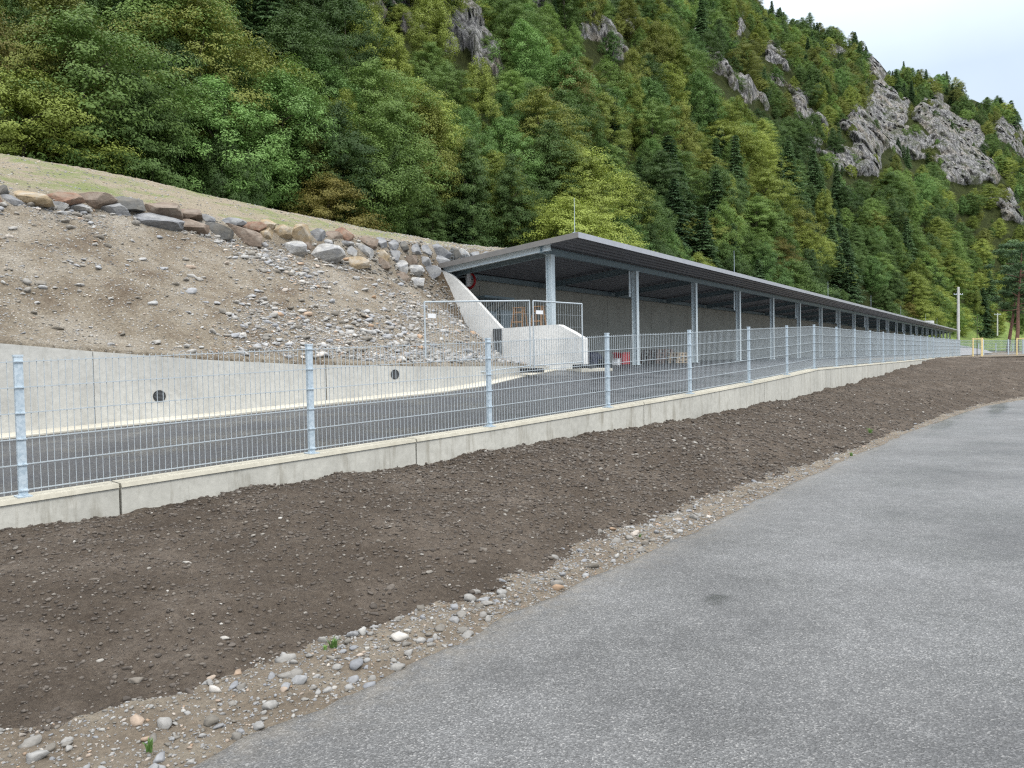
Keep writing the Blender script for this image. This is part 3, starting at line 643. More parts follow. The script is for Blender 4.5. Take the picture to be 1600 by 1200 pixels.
def post_mesh(h=1.09, w_=.06, d_=.04):
    mb = MB(); mb.box((0, 0, h/2), (d_/2, 0, 0), (0, w_/2, 0), (0, 0, h/2))
    mb.box((0, 0, h+.006), (d_/2+.004, 0, 0), (0, w_/2+.004, 0), (0, 0, .008)); mb.box((0, 0, .005), (.07, 0, 0), (0, .05, 0), (0, 0, .005))
    for j in range(6): mb.box((d_/2+.006, 0, .05+j*.2), (.006, 0, 0), (0, w_/2+.005, 0), (0, 0, .005))
    for sx in (-1, 1): mb.tube((sx*.055, 0, .01), (sx*.055, 0, .022), .009, n=6)
    return mb
p0 = post_mesh().build('post', M['galv'])
for k in range(len(POST)):
    o = p0 if k == 0 else p0.copy()
    if k: COL.objects.link(o)
    n_ = pnorm(min(max(k-3, -2.9), 22.9)); o.parent = mf; o.rotation_euler = (0, 0, math.atan2(n_[1], n_[0])); o.location = POST[k]
bpy.context.view_layer.update(); localise(mf)
cf_pts = [POST[-1], np.array([33.2, 54.5, 1.19]), np.array([36.7, 57.2, 1.19]), np.array([38.7, 58.6, 1.19]), np.array([41.2, 60.3, 1.19]), np.array([43.5, 62, 1.19])]
cf = thing('mesh_fence', 'short mesh fence crossing the far end of the yard behind the timber tree guards', 'fence', cf_pts[1])
for i, (a, b) in enumerate(zip(cf_pts[:-1], cf_pts[1:])): mesh_panel(a, b, n=30, twin=False, wr=.004, hr=.008).build('mesh_panel', M['wire'], cf)
for p in cf_pts[1:]: mb = MB(); mb.box(p+[0, 0, .56], (.035, 0, 0), (0, .035, 0), (0, 0, .56)); mb.build('post', M['galv'], cf)
localise(cf)
gf = thing('wire_fence', 'green coated wire fence with thin posts below the grass slope in the distance', 'fence', atY(1500, 550, 92))
ga, gb = atY(1499, 549, 95), atY(1640, 551, 90); ga[2] = gb[2] = 1.2
mesh_panel(ga, gb, n=120, rows_=8, h0=.1, dz=.2, twin=False, wr=.008, hr=.010).build('mesh_panel', M['greenmesh'], gf)
for px in (1530, 1557.5, 1584): f = (px-1499)/141; p = ga*(1-f)+gb*f; mb = MB(); mb.box(p+[0, -.05, .55], (.045, 0, 0), (0, .045, 0), (0, 0, .55)); mb.build('post', M['galv'], gf)
localise(gf)
# ================================================================== THE SHED
ZF = float(onp(902.5, 363, B(0, 1.3, 0), NB)[2]); pbk = onp(664, 417.5, B(GT, 0, 0), DB); WBK, ZBK = float(tw(pbk)[1]), float(pbk[2])
WBK = max(WBK, -5.2); ROOF_T1 = 137.
def zr(w_): return ZF+(ZBK-ZF)*(1.3-w_)/(1.3-WBK)
shed = thing('open_shed', 'long open-fronted steel shed with dark trapezoid roof and concrete rear wall', 'shed', B(0, 0, FLOOR))
mb = MB(); mb.hexa([B(GT, WBK, zr(WBK)-.006), B(GT, 1.3, ZF-.006), B(ROOF_T1, 1.3, ZF-.006), B(ROOF_T1, WBK, zr(WBK)-.006)], [B(GT, WBK, zr(WBK)), B(GT, 1.3, ZF), B(ROOF_T1, 1.3, ZF), B(ROOF_T1, WBK, zr(WBK))])
roof = mb.build('roof', M['rooftop'], shed)
# trapezoid profile seen from below
V = []; F = []; per = .25; w_ = WBK+.03; prof = []
while w_ < 1.27:
    for f_, dz in ((0, .115), (.34, .115), (.46, .07), (.88, .07), (1, .115)):
        q = w_+f_*per
        if q < 1.27: prof.append((q, zr(q)-dz-.01))
    w_ += per
for q, z_ in prof: V += [B(GT+.03, q, z_), B(ROOF_T1-.03, q, z_)]
F = [(2*i, 2*i+1, 2*i+3, 2*i+2) for i in range(len(prof)-1)]
mk('soffit_sheet', V, F, M['soffit'], shed)
mb = MB(); mb.hexa([B(GT, 1.3, ZF-.15), B(GT, 1.325, ZF-.15), B(ROOF_T1, 1.325, ZF-.15), B(ROOF_T1, 1.3, ZF-.15)], [B(GT, 1.3, ZF+.012), B(GT, 1.325, ZF+.012), B(ROOF_T1, 1.325, ZF+.012), B(ROOF_T1, 1.3, ZF+.012)])
mb.build('fascia', M['fascia'], shed)
mb = MB(); mb.hexa([B(GT-.025, WBK, zr(WBK)-.15), B(GT-.025, 1.325, ZF-.15), B(GT-.001, 1.325, ZF-.15), B(GT-.001, WBK, zr(WBK)-.15)], [B(GT-.025, WBK, zr(WBK)+.012), B(GT-.025, 1.325, ZF+.012), B(GT-.001, 1.325, ZF+.012), B(GT-.001, WBK, zr(WBK)+.012)])
mb.build('verge_trim', M['verge_trim'], shed)
COLS = [-6.0]+[CS*k for k in range(23)]
def ibeam(mb, a, b, w_, h, up=(0, 0, 1), tf=.012):
    a = np.array(a, float); b = np.array(b, float); d_ = b-a; d_ /= np.linalg.norm(d_); r = np.cross(d_, up); r /= np.linalg.norm(r); u = np.cross(r, d_)
    mb.bar(a+u*(h-tf)/2, b+u*(h-tf)/2, w_, tf, up); mb.bar(a-u*(h-tf)/2, b-u*(h-tf)/2, w_, tf, up); mb.bar(a, b, .009, h-2*tf-.001, up)
    return mb
zb_ = zr(0)-.14; BH = .20
ctop = zb_-BH+.10
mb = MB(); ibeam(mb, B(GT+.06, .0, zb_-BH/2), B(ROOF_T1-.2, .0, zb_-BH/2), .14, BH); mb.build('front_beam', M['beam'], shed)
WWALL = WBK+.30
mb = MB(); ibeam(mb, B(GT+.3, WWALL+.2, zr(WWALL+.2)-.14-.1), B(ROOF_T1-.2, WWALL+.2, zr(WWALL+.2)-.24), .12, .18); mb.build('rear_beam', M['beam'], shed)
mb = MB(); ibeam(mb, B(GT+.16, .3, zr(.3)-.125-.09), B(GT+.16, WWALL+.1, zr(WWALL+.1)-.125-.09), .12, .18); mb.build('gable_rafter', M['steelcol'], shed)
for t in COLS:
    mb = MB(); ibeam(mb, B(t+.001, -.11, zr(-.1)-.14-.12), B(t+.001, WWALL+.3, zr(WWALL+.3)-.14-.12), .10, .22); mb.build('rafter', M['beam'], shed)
colp = None
for k, t in enumerate(COLS):
    if colp is None:
        mb = MB(); h = zb_-BH-FLOOR-.001; wv_ = .20
        # H section: flanges towards the road and the rear wall
        for sg in (-1, 1): mb.box((0, sg*(wv_/2-.007), h/2), (.10, 0, 0), (0, .007, 0), (0, 0, h/2))
        mb.box((0, 0, h/2), (.005, 0, 0), (0, wv_/2-.0145, 0), (0, 0, h/2))
        mb.box((0, 0, h-.006), (.12, 0, 0), (0, .12, 0), (0, 0, .006)); mb.box((0, 0, .008), (.15, 0, 0), (0, .15, 0), (0, 0, .008))
        colp = o = mb.build('column', M['steelcol'], shed)
    else: o = colp.copy(); COL.objects.link(o)
    o.parent = shed; o.location = B(t, 0, FLOOR); o.rotation_euler = (0, 0, math.pi/2-PHB-0)
    if k % 2 == 1:
        mb = MB(); mb.tube(B(t-.13, -.16, zr(-.2)-.13), B(t-.13, -.16, zr(-.2)-1.25), .04, n=10); mb.build('drainpipe', M['steelcol'], shed)
# roof rods
for px in (898, 1148, 1294, 1361, 1407.5, 1446, 1464):
    p = onp(px, {898: 363}.get(px, 500), B(0, 1.15, 0), NB); t = float(tw(p)[0]); mb = MB()
    mb.tube(B(t, 1.15, zr(1.15)), B(t, 1.15, zr(1.15)+1.02), .011, .006, n=6); mb.box(B(t, 1.15, zr(1.15)+.02), (.06, 0, 0), (0, .06, 0), (0, 0, .02)); mb.build('lightning_rod', M['galv'], shed)
mb = MB(); mb.box(B(92, .6, zr(.6)+.25), DB*1.0, NB*.5, (0, 0, .25)); mb.build('roof_vent', M['white'], shed)
# rear wall of concrete panels
mb = MB(); t = GT+.1; ztop = zr(WWALL)-.13
while t < ROOF_T1-1:
    t2 = t+2.45; mb.hexa([B(t, WWALL-.2, 1.0), B(t, WWALL, 1.0), B(t2, WWALL, 1.0), B(t2, WWALL-.2, 1.0)], [B(t, WWALL-.2, ztop), B(t, WWALL, ztop), B(t2, WWALL, ztop), B(t2, WWALL-.2, ztop)]); t = t2+.025
mb.build('rear_wall', M['conc_in'], shed)
mb = MB(); mb.box(B((GT+ROOF_T1)/2, WWALL-.13, (1+ztop)/2-.05), DB*(ROOF_T1-GT-1)/2, NB*.04, (0, 0, (ztop-1.2)/2)); mb.build('joint_filler', M['dkpanel'], shed)
# wing wall, block and dark board in the gable plane
GP = B(GT+.05, 0, 0)
def gp(x, y, off=0.): q = onp(x, y, GP, DB); t, w_ = tw(q); return B(GT+.05+off, w_, q[2])
def slab(mb, pts, th, o0=0.):
    a = [gp(x, y, o0) for x, y in pts]; b = [p+DB*th for p in a]; n = len(a)
    return mb.add(a+b, [tuple(range(n)), tuple(range(n, 2*n))[::-1]]+[(i, (i+1) % n, n+(i+1) % n, n+i)[::-1] for i in range(n)])
crv = [(676, 421.5), (688, 421.5), (695, 423.5), (704, 429), (714, 438), (728, 452), (745, 470.5), (764, 491.5), (783.5, 513)]
slab(MB(), [(784, 640), (640, 640), (676, 500)]+crv, .16).build('wing_wall', M['conc_light'], shed)
slab(MB(), [(784.5, 513), (845, 508.5), (872, 507), (892, 517.5), (911, 529), (912, 600), (784.5, 600)], .3).build('end_block', M['conc_light'], shed)
slab(MB(), [(771.5, 514), (784.3, 513.5), (784.8, 552), (773.5, 549)], .05, -.052).build('edge_board', M['dkpanel'], shed)
slab(MB(), [(673.5, 447), (682, 447), (682, 462), (674.5, 458)], .05, -.052).build('edge_board', M['dkpanel'], shed)
# doors and canopy on the rear wall
RW = B(0, WWALL+.004, 0)
def rwp(x, y, off=0.): q = onp(x, y, B(0, WWALL+off, 0), NB); t, w_ = tw(q); return t, q[2]
for x0, x1 in ((738, 774.5), (780, 798)):
    t0, z1 = rwp(x0, 484.5); t1, _ = rwp(x1, 484.5); mb = MB(); mb.box(B((t0+t1)/2, WWALL+.035, (FLOOR+z1)/2), DB*(t1-t0)/2, NB*.03, (0, 0, (z1-FLOOR)/2))
    d_ = mb.build('door', M['greybox'], shed)
    mb = MB(); mb.bar(B(t1-.1, WWALL+.066, 2.3), B(t1-.1, WWALL+.11, 2.3), .03); mb.bar(B(t1-.1, WWALL+.11, 2.3), B(t1-.22, WWALL+.11, 2.3), .02); mb.build('handle', M['galv'], d_)
t0, z0 = rwp(728, 463); t1, z1 = rwp(775, 472)
mb = MB(); mb.box(B((t0+t1)/2, WWALL+.40, z0-.05), DB*(t1-t0)/2, NB*.38, (0, 0, .03)); mb.bar(B(t0, WWALL+.79, z0-.04), B(t1, WWALL+.79, z0-.04), .03, .07)
for t in (t0+.2, (t0+t1)/2, t1-.2): mb.bar(B(t, WWALL+.02, z0-.5), B(t, WWALL+.7, z0-.1), .03)
mb.build('canopy', M['beam'], shed)
localise(shed)
# white case in a red round-ended frame on the rear wall
hp = onp(724.5, 438.5, B(GT+1.5, 0, 0), DB); hw_, cz = float(tw(hp)[1]), float(hp[2]); ht = GT+1.5
hb = thing('hose_case', 'white open case in a red round-ended frame hung high in the shed near corner', 'case', B(ht, hw_, cz-.3))
P_ = lambda a, b, q=0.: B(ht+q, hw_+a, cz+b)
mb = MB(); R_ = []; hx, rr = .22, .25
for i in range(36):
    a = 2*math.pi*i/36; R_.append(P_((hx if math.cos(a) > 0 else -hx)+rr*math.cos(a), rr*math.sin(a)-.02))
for i in range(36): mb.tube(R_[i], R_[(i+1) % 36], .042, n=8)
mb.build('ring', M['red'], hb)
mb = MB()
for a, b in (((-.28, -.2), (-.28, .24)), ((.30, -.2), (.30, .24)), ((-.28, .24), (.30, .24)), ((-.28, -.2), (.30, -.2)), ((-.28, .10), (.30, .10))):
    mb.bar(P_(a[0], a[1], -.13), P_(b[0], b[1], -.13), *((.22, .03) if a[1] == b[1] else (.06, .22)), up=(0, 0, 1) if a[1] == b[1] else DB)
mb.build('case', M['white'], hb)
mb = MB(); mb.box(P_(.02, .02, -.02), NB*.24, DB*.02, (0, 0, .18)); mb.build('back_plate', M['black'], hb)
mb = MB(); mb.bar(P_(-.02, -.36, -.1), P_(.22, -.36, -.1), .05, .07); mb.build('nozzle', M['white'], hb)
mb = MB(); mb.bar(P_(0, .2, .03), P_(0, .5, .03), .05); mb.build('bracket', M['galv'], hb)
localise(hb)

# ------------------------------------------------------------------ things standing under the roof
def ladder(px0, px1, t, label):
    q0 = onp(px0, 500, B(t, 0, 0), DB); q1 = onp(px1, 500, B(t, 0, 0), DB); w0, w1 = tw(q0)[1], tw(q1)[1]; wc, hw = (w0+w1)/2, (w1-w0)/2; H_ = 1.93
    r = thing('step_ladder', label, 'ladder', B(t, wc, FLOOR), group='wooden step ladders behind the concrete block')
    P_ = lambda x, y, z: B(t+y, wc+x, FLOOR+z)
    for sg in (-1, 1):
        mb = MB(); mb.bar(P_(sg*hw*1.35, -.42, 0), P_(sg*hw*.6, -.03, H_), .03, .07, DB); mb.build('stile', M['wood'], r)
        mb = MB(); mb.bar(P_(sg*hw*1.35, .42, 0), P_(sg*hw*.6, .05, H_), .03, .06, DB); mb.build('stile', M['wood'], r)
    for j in range(6):
        f = .13+j*.16; a = hw*(1.35-.75*f); mb = MB(); mb.bar(P_(-a, -.42+.39*f, H_*f), P_(a, -.42+.39*f, H_*f), .08, .045, (0, 0, 1)); mb.build('rung', M['wood'], r)
    mb = MB(); mb.box(P_(0, 0, H_+.02), DB*.09, NB*hw*.75, (0, 0, .015)); mb.build('top_step', M['wood'], r); localise(r)
ladder(801, 822, GT+1.35, 'left of two wooden step ladders behind the pale concrete block')
ladder(832, 851, GT+1.35, 'right of two wooden step ladders, next to the first steel column')
def pallet(t, w_, z, mat, label, rz=0., group='pallets stacked under the shed roof'):
    r = thing('pallet', label, 'pallet', B(t, w_, z), group=group); c, s = math.cos(rz), math.sin(rz); d_ = DB*c+NB*s; n_ = NB*c-DB*s; o_ = B(t, w_, z)
    for j in range(7): mb = MB(); mb.box(o_+d_*(-.54+j*.18)+[0, 0, .133], d_*.06, n_*.4, (0, 0, .011)); mb.build('deck_board', mat, r)
    for j in (-1, 0, 1):
        mb = MB(); mb.box(o_+n_*j*.35+[0, 0, .011], d_*.6, n_*.05, (0, 0, .011)); mb.box(o_+n_*j*.35+[0, 0, .11], d_*.6, n_*.05, (0, 0, .011)); mb.build('runner', mat, r)
        for i in (-1, 0, 1): mb = MB(); mb.box(o_+n_*j*.35+d_*i*.53+[0, 0, .0605], d_*.06, n_*.05, (0, 0, .0385)); mb.build('block', mat, r)
    localise(r)
def onrow(px, w_): return float(tw(onp(px, 560, B(0, w_, 0), NB))[0])
t = onrow(1022, -1.3)
for j, nm in enumerate(('bottom', 'second lowest', 'second highest', 'top')): pallet(t+.05*j, -1.3+.03*j, FLOOR+j*.150, M['palletdark'], '%s pallet of the dark brown stack between the second and third columns' % nm, .05*j)
t = onrow(1054, -.75)
for j, nm in enumerate(('bottom', 'middle', 'top')): pallet(t, -.75, FLOOR+j*.150, M['palletwood'], '%s pallet of the pale stack right of the dark pallet stack' % nm, -.06*j)
pallet(onrow(1040, -2.6), -2.6, FLOOR, M['palletdark'], 'single brown pallet lying against the rear wall behind the stacks', .3)
def lumpy(c, ax, seed, amp=.15):
    V, F = ico(4); Q = np.sign(V)*np.abs(V)**.6; Q = Q*(1+amp*fbm(V*2.2+seed, 4, seed))[:, None]; R3 = np.stack([DB, NB, np.array([0, 0, 1.])])
    return (Q*np.array(ax))@R3+np.array(c), F
t = onrow(927, -1.2); V, F = lumpy(B(t, -1.2, FLOOR+.24), (.30, .24, .25), 5, .2); V[:, 2] = np.maximum(V[:, 2], FLOOR)
tag(mk('bag', V, F, M['blue'], smooth=True), 'dark navy plastic sack slumped beside the concrete block under the roof', 'bag')
t = onrow(938, -1.0); V, F = lumpy(B(t, -1.0, FLOOR+.13), (.22, .2, .14), 9, .25); V[:, 2] = np.maximum(V[:, 2], FLOOR)
tag(mk('bag', V, F, M['black'], smooth=True), 'small black sack lying low just right of the navy sack', 'bag')
t = onrow(971, -1.2); r = thing('plastic_crate', 'bright red plastic crate standing under the roof left of the second column', 'crate', B(t, -1.2, FLOOR))
mb = MB(); 
for sg in (-1, 1): mb.box(B(t, -1.2+sg*.2, FLOOR+.24), DB*.3, NB*.012, (0, 0, .22)); mb.box(B(t+sg*.3, -1.2, FLOOR+.24), DB*.012, NB*.19, (0, 0, .22))
mb.box(B(t, -1.2, FLOOR+.03), DB*.29, NB*.18, (0, 0, .02)); mb.build('crate_body', M['red'], r)
mb = MB(); mb.bar(B(t-.31, -1.42, FLOOR+.46), B(t+.31, -1.42, FLOOR+.46), .03, .04); mb.bar(B(t-.31, -.98, FLOOR+.46), B(t+.31, -.98, FLOOR+.46), .03, .04); mb.build('rim', M['red'], r); localise(r)
t = onrow(963, -.7); mb = MB(); mb.box(B(t, -.7, FLOOR+.12), DB*.13, NB*.1, (0, 0, .115)); mb.box(B(t, -.7, FLOOR+.24), DB*.14, NB*.11, (0, 0, .008)); tag(mb.build('canister', M['white']), 'small white box in front of the red crate', 'box')

# ------------------------------------------------------------------ mobile site fence
SFP = [np.array([-1.93, 17.1, .985]), np.array([.53, 20.6, 1.20]), np.array([2.05, 21.95, 1.262])]
SFH = [1.9, 1.92, 1.84]
def site_panel(a, b, ha, hb_, label):
    r = thing('site_fence', label, 'fence panel', a, group='mobile site fence panels'); a = a+[0, 0, .05]; b = b+[0, 0, .05]
    d_ = b-a; d_[2] = 0; Ln = np.linalg.norm(d_); d_ /= Ln; a2, b2 = a+d_*.05, b-d_*.05; up = np.array([0, 0, 1.])
    mb = MB(); mb.tube(a2, a2+up*ha, .021, n=10); mb.tube(b2, b2+up*hb_, .021, n=10); mb.tube(a2+up*ha, b2+up*hb_, .021, n=10); mb.tube(a2+up*.15, b2+up*.15, .016, n=8); mb.build('tube_frame', M['wire'], r)
    mb = MB(); n = int(Ln/.10)
    for i in range(1, n): f = i/n; p = a2+(b2-a2)*f; mb.bar(p+up*.15, p+up*(ha*(1-f)+hb_*f), .0045, up=d_)
    for j in range(1, 5): mb.bar(a2+up*(.15+(ha-.15)*j/5), b2+up*(.15+(hb_-.15)*j/5), .0045)
    mb.build('wire_infill', M['wire'], r)
    n_ = np.array([d_[1], -d_[0], 0]); c = a2+d_*.23+up*(ha-.30)
    mb = MB(); mb.box(c+n_*.012, d_*.13, n_*.002, (0, 0, .05)); mb.build('name_plate', M['white'], r); localise(r)
site_panel(SFP[0], SFP[1], SFH[0]-.05, SFH[1]-.05, 'left mobile site fence panel standing before the gravel slope and wing wall')
site_panel(SFP[1]+[.03, -.02, 0], SFP[2], SFH[1]-.05, SFH[2]-.05, 'right mobile site fence panel standing before the pale concrete block')
for i, (p, lb, mt) in enumerate(zip(SFP, ('pale grey fence foot block under the left post of the site fence', 'dark ribbed fence foot block where the two site fence panels meet', 'dark ribbed fence foot block at the right end of the site fence'), ('paleblock', 'dark', 'dark'))):
    r = thing('fence_foot', lb, 'fence foot', p, group='feet of the mobile site fence'); d_ = np.array([.72, -.69, 0]) if i else np.array([.9, -.4, 0]); n_ = np.array([d_[1], -d_[0], 0])
    mb = MB(); L2 = .34
    mb.box(p+[0, 0, .065], d_*L2, n_*.11, (0, 0, .05)); 
    for j in range(-3, 4): mb.box(p+d_*j*.095+[0, 0, .072], d_*.022, n_*.125, (0, 0, .058))
    mb.build('foot_body', M[mt], r); mb = MB()
    for j in (-.15, .15): mb.tube(p+d_*j+[0, 0, .12], p+d_*j+[0, 0, .137], .035, n=10)
    mb.build('socket', M['black'], r); localise(r)

# ------------------------------------------------------------------ boulders
s0w = np.array([(*xy(s, u), z) for s, u, z in rows['S0']]); s1w = np.array([(*xy(s, u), z) for s, u, z in rows['S1']])
def proj(p): q = np.asarray(p, float)-E0; z = q@FW; return 800+FPX*(q@RT)/z, 600-FPX*(q@UP)/z
X0, Y0 = proj(s0w); X1, Y1 = proj(s1w)
BL = [(-60,-2,286,318,'rusty red'),(-70,-10,312,330,'pale grey'),(-4,11,292,307,'dark grey'),(12,69,300,320,'ochre'),(64,121,302,322,'rusty red'),(120,171,306,327,'brown'),(166,221,308,334,'dark grey'),(219,273,320,346,'brown'),(273,315,327,347,'brown'),(313,332,337,353,'blue-grey'),(349,382,341,357,'blue-grey'),(380,409,348,365,'rusty red'),(405,427,344,361,'ochre'),(408,426,359,381,'ochre'),(425,456,356,377,'ochre'),(455,487,357,383,'ochre'),(484,506,360,381,'blue-grey'),(504,530,362,380,'brown'),(526,550,359,381,'rusty red'),(548,571,365,382,'dark grey'),(566,583,361,373,'ochre'),(577,605,369,386,'pale grey'),
(-2,28,306,320,'blue-grey'),(52,95,318,330,'pale grey'),(99,134,320,332,'pale grey'),(152,196,320,340,'blue-grey'),(194,270,334,360,'blue-grey'),(265,322,342,373,'brown'),(320,357,350,377,'dark grey'),(355,409,357,381,'brown'),(440,473,377,402,'pale grey'),(470,486,378,391,'brown'),(481,528,386,416,'pale grey'),(496,518,375,387,'pale grey'),(505,536,383,403,'blue-grey'),(519,547,376,388,'pale grey'),(530,558,387,405,'pale grey'),(556,580,389,411,'ochre'),(568,602,377,390,'pale grey'),(576,602,388,411,'blue-grey'),(600,633,397,421,'ochre'),(600,622,382,398,'blue-grey'),(618,638,384,400,'pale grey'),(526,568,403,421,'ochre'),(561,602,409,432,'blue-grey'),(600,618,420,436,'ochre'),(616,657,420,449,'blue-grey'),(653,678,418,447,'ochre'),(632,662,393,421,'blue-grey'),(658,684,392,420,'blue-grey'),(680,702,389,408,'pale grey'),(699,722,389,403,'blue-grey'),(720,742,391,402,'blue-grey'),(742,764,393,404,'pale grey'),(638,660,383,396,'pale grey'),(660,682,384,395,'blue-grey'),(680,706,402,420,'blue-grey'),(706,730,401,412,'blue-grey'),(650,690,444,468,'pale grey'),(686,700,418,428,'blue-grey')]
BL = [q for q in BL if (q[0]+q[1])/2 < 552]
rb = random.Random(5)
TOPY = lambda x: np.interp(x, [550, 600, 640, 680, 740, 770], [366, 375, 383, 387, 394, 397]); BOTY = lambda x: np.interp(x, [550, 575, 600, 640, 670, 690, 710, 770], [404, 414, 433, 449, 452, 424, 414, 405])
for kcourse in range(5):
    x = 552+rb.uniform(0, 12)
    while x < 768:
        wpx = rb.uniform(17, 31)*(.82 if x > 680 else 1); hpx = 16.5*(.85 if x > 680 else 1); yc = TOPY(x+wpx/2)+hpx*(kcourse+.5)+rb.uniform(-1.2, 1.2)
        if yc+hpx*.3 < BOTY(x+wpx/2): BL.append((x, x+wpx, yc-hpx/2-rb.uniform(0, 1.5), yc+hpx/2+rb.uniform(0, 1.5), rb.choice(['pale grey', 'pale grey', 'blue-grey', 'blue-grey', 'pale grey', 'blue-grey', 'dark grey', 'ochre', 'brown'])))
        x += wpx*.96
cnt = {}
BL.sort(key=lambda q: q[0]+q[1])
tot = {}
for q in BL: tot[q[4]] = tot.get(q[4], 0)+1
for bi, (x0, x1, y0, y1, cname) in enumerate(BL):
    cx, cy = (x0+x1)/2, (y0+y1)/2
    a = np.array([np.interp(cx, X0, s0w[:, k]) for k in range(3)]); b = np.array([np.interp(cx, X1, s1w[:, k]) for k in range(3)])
    ya, yb = np.interp(cx, X0, Y0), np.interp(cx, X1, Y1); f = np.clip((ya-cy)/max(ya-yb, 1), -.3, 1.1)
    D = a[1]+(b[1]-a[1])*f+.05; p = atY(cx, cy, D)
    hw = (x1-x0)/2*D/FPX*1.42; hh = (y1-y0)/2*D/FPX*1.42; dep = max(hh*1.1, hw*.6)
    V, F = ICO3; q = np.sign(V)*np.abs(V)**.75; sd_ = 100+bi
    q = q*(1+.13*fbm(V*1.1+bi*3.3, 3, sd_)+.06*fbm(V*4+bi, 4, sd_))[:, None]
    cutn = RNG.normal(size=(14, 3)); cutn /= np.linalg.norm(cutn, axis=1)[:, None]
    for n_ in cutn: dd = q@n_-RNG.uniform(.62, .80); q = q-np.clip(dd, 0, None)[:, None]*n_
    q = q*np.array([hw, dep, hh]); an = math.atan2(DF[1], DF[0])*.35+RNG.normal()*.15; tl = RNG.normal()*.09-.05
    c, s = math.cos(tl), math.sin(tl); q = np.stack([q[:, 0]*c-q[:, 2]*s, q[:, 1], q[:, 0]*s+q[:, 2]*c], -1)
    o = mk('boulder', q, F, BOUL[cname], smooth=False); o.location = p; cnt[cname] = cnt.get(cname, 0)+1
    o.data.polygons.foreach_set('use_smooth', [True]*len(o.data.polygons)); o.data.set_sharp_from_angle(angle=.5) if hasattr(o.data, 'set_sharp_from_angle') else None
    rel = 'upper' if f > .6 else 'lower' if f < .2 else 'middle'
    if cnt[cname] == tot[cname]: pos = 'rightmost'
    elif cnt[cname] == 1: pos = 'leftmost'
    else: pos = ordn(cnt[cname])+' from left'
    size = 'large' if hw > .33 else 'small' if hw < .17 else 'mid-sized'
    tag(o, '%s %s boulder in %s course of stone row, %s of that colour' % (size, cname, rel, pos), 'boulder', 'boulders of the stone row on the hillside')
# wire net over the right end of the boulders
gn = [atY(604, 374, 24.3), atY(640, 381, 24.8), atY(664, 384, 25.3), atY(688, 384, 25.8), atY(742, 393, 26.7)]
wn = thing('wire_net', 'thin wire net with a white post in front of the right end boulders', 'net', gn[3])
mb = MB()
for a, b in zip(gn[:-1], gn[1:]):
    n = max(2, int(np.linalg.norm(b-a)/.10))
    for i in range(n+1): p = a+(b-a)*i/n; mb.bar(p, p-[0, 0, .62], .0035)
    for j in range(7): mb.bar(a-[0, 0, .1*j], b-[0, 0, .1*j], .0035)
mb.build('net', M['wire'], wn); mb = MB(); mb.tube(gn[3]+[0, -.03, .02], gn[3]-[0, .03, .75], .018, n=8); mb.build('post', M['white'], wn); localise(wn)
# ================================================================== TREES
def leafquads(C, Nn, sz_, asp=1.5):
    """one bent rhombus per leaf spray"""
    n = len(C); a = RNG.normal(size=(n, 3)); a -= (a*Nn).sum(1)[:, None]*Nn; a /= np.linalg.norm(a, axis=1)[:, None]+1e-9; b = np.cross(Nn, a)
    s1 = (sz_*asp*(.7+.6*RNG.random(n)))[:, None]; s2 = (sz_*(.7+.6*RNG.random(n)))[:, None]
    V = np.stack([C-a*s1, C-b*s2*.75+Nn*s2*.25, C+a*s1, C+b*s2*.75+Nn*s2*.1], 1).reshape(-1, 3)
    return V, np.arange(4*n).reshape(n, 4)
def unit(v): return v/(np.linalg.norm(v, axis=-1, keepdims=True)+1e-9)
def broad(seed, mat, nclump=270, per=420, leaf=.0052, wide=.33, base=.06, layered=.0, top=.5):
    global RNG
    old = RNG; RNG = np.random.default_rng(seed); C = []; Nn = []; T = []
    k = 0
    while k < nclump:
        d = unit(RNG.normal(size=3)); r = RNG.random()**.33
        z = .5+(d[2]*r)*.5; hz = np.interp(z, [0, .12, .35, .6, .85, 1], [.45, .78, 1, .92, .55, .12])*wide
        q = np.array([d[0]*r, d[1]*r]); p = np.array([*(q/(np.linalg.norm(q)+1e-6)*min(np.linalg.norm(q)*1.25, 1)*hz), base+z*(1-base)])
        p[:2] *= 1+.6*vn(np.array([[p[0]*4+seed, p[1]*4, p[2]*3]]), seed)[0]
        rad = RNG.uniform(.026, .066); n = int(per*(rad/.085)**2); dr = unit(RNG.normal(size=(n, 3))); dr[:, 2] = dr[:, 2]*.9+.25; dr = unit(dr)
        flat = .9 if layered < .5 else .6
        c = p+dr*rad*(RNG.random((n, 1))**.45)*np.array([1.25, 1.25, flat])
        if layered > .5:      # leaf sprays reaching outwards along the branches
            o2 = np.array([p[0], p[1], .0])/(np.linalg.norm(p[:2])+1e-6); q_ = c-p; al = q_@o2; c = c+o2*(al*1.3)[:, None]; c[:, 2] -= np.abs(al)*.25+al*.15
        out_ = unit(c-np.array([0, 0, .45]))
        nn_ = unit(dr*.8+out_*.5+np.array([0, 0, .6])+RNG.normal(size=(n, 3))*.28)
        C.append(c); Nn.append(nn_); T.append(np.full(n, RNG.random())+RNG.normal(size=n)*.05); k += 1
    C, Nn, T = np.concatenate(C), np.concatenate(Nn), np.concatenate(T)
    V, F = leafquads(C, Nn, np.full(len(C), leaf)); V[:, 2] = np.maximum(V[:, 2], -.02)
    o = mk('crown', V, F, mat); a = o.data.attributes.new('tint', 'FLOAT', 'POINT'); a.data.foreach_set('value', np.repeat(np.clip(T, 0, 1), 4).astype(np.float32))
    RNG = old; return o
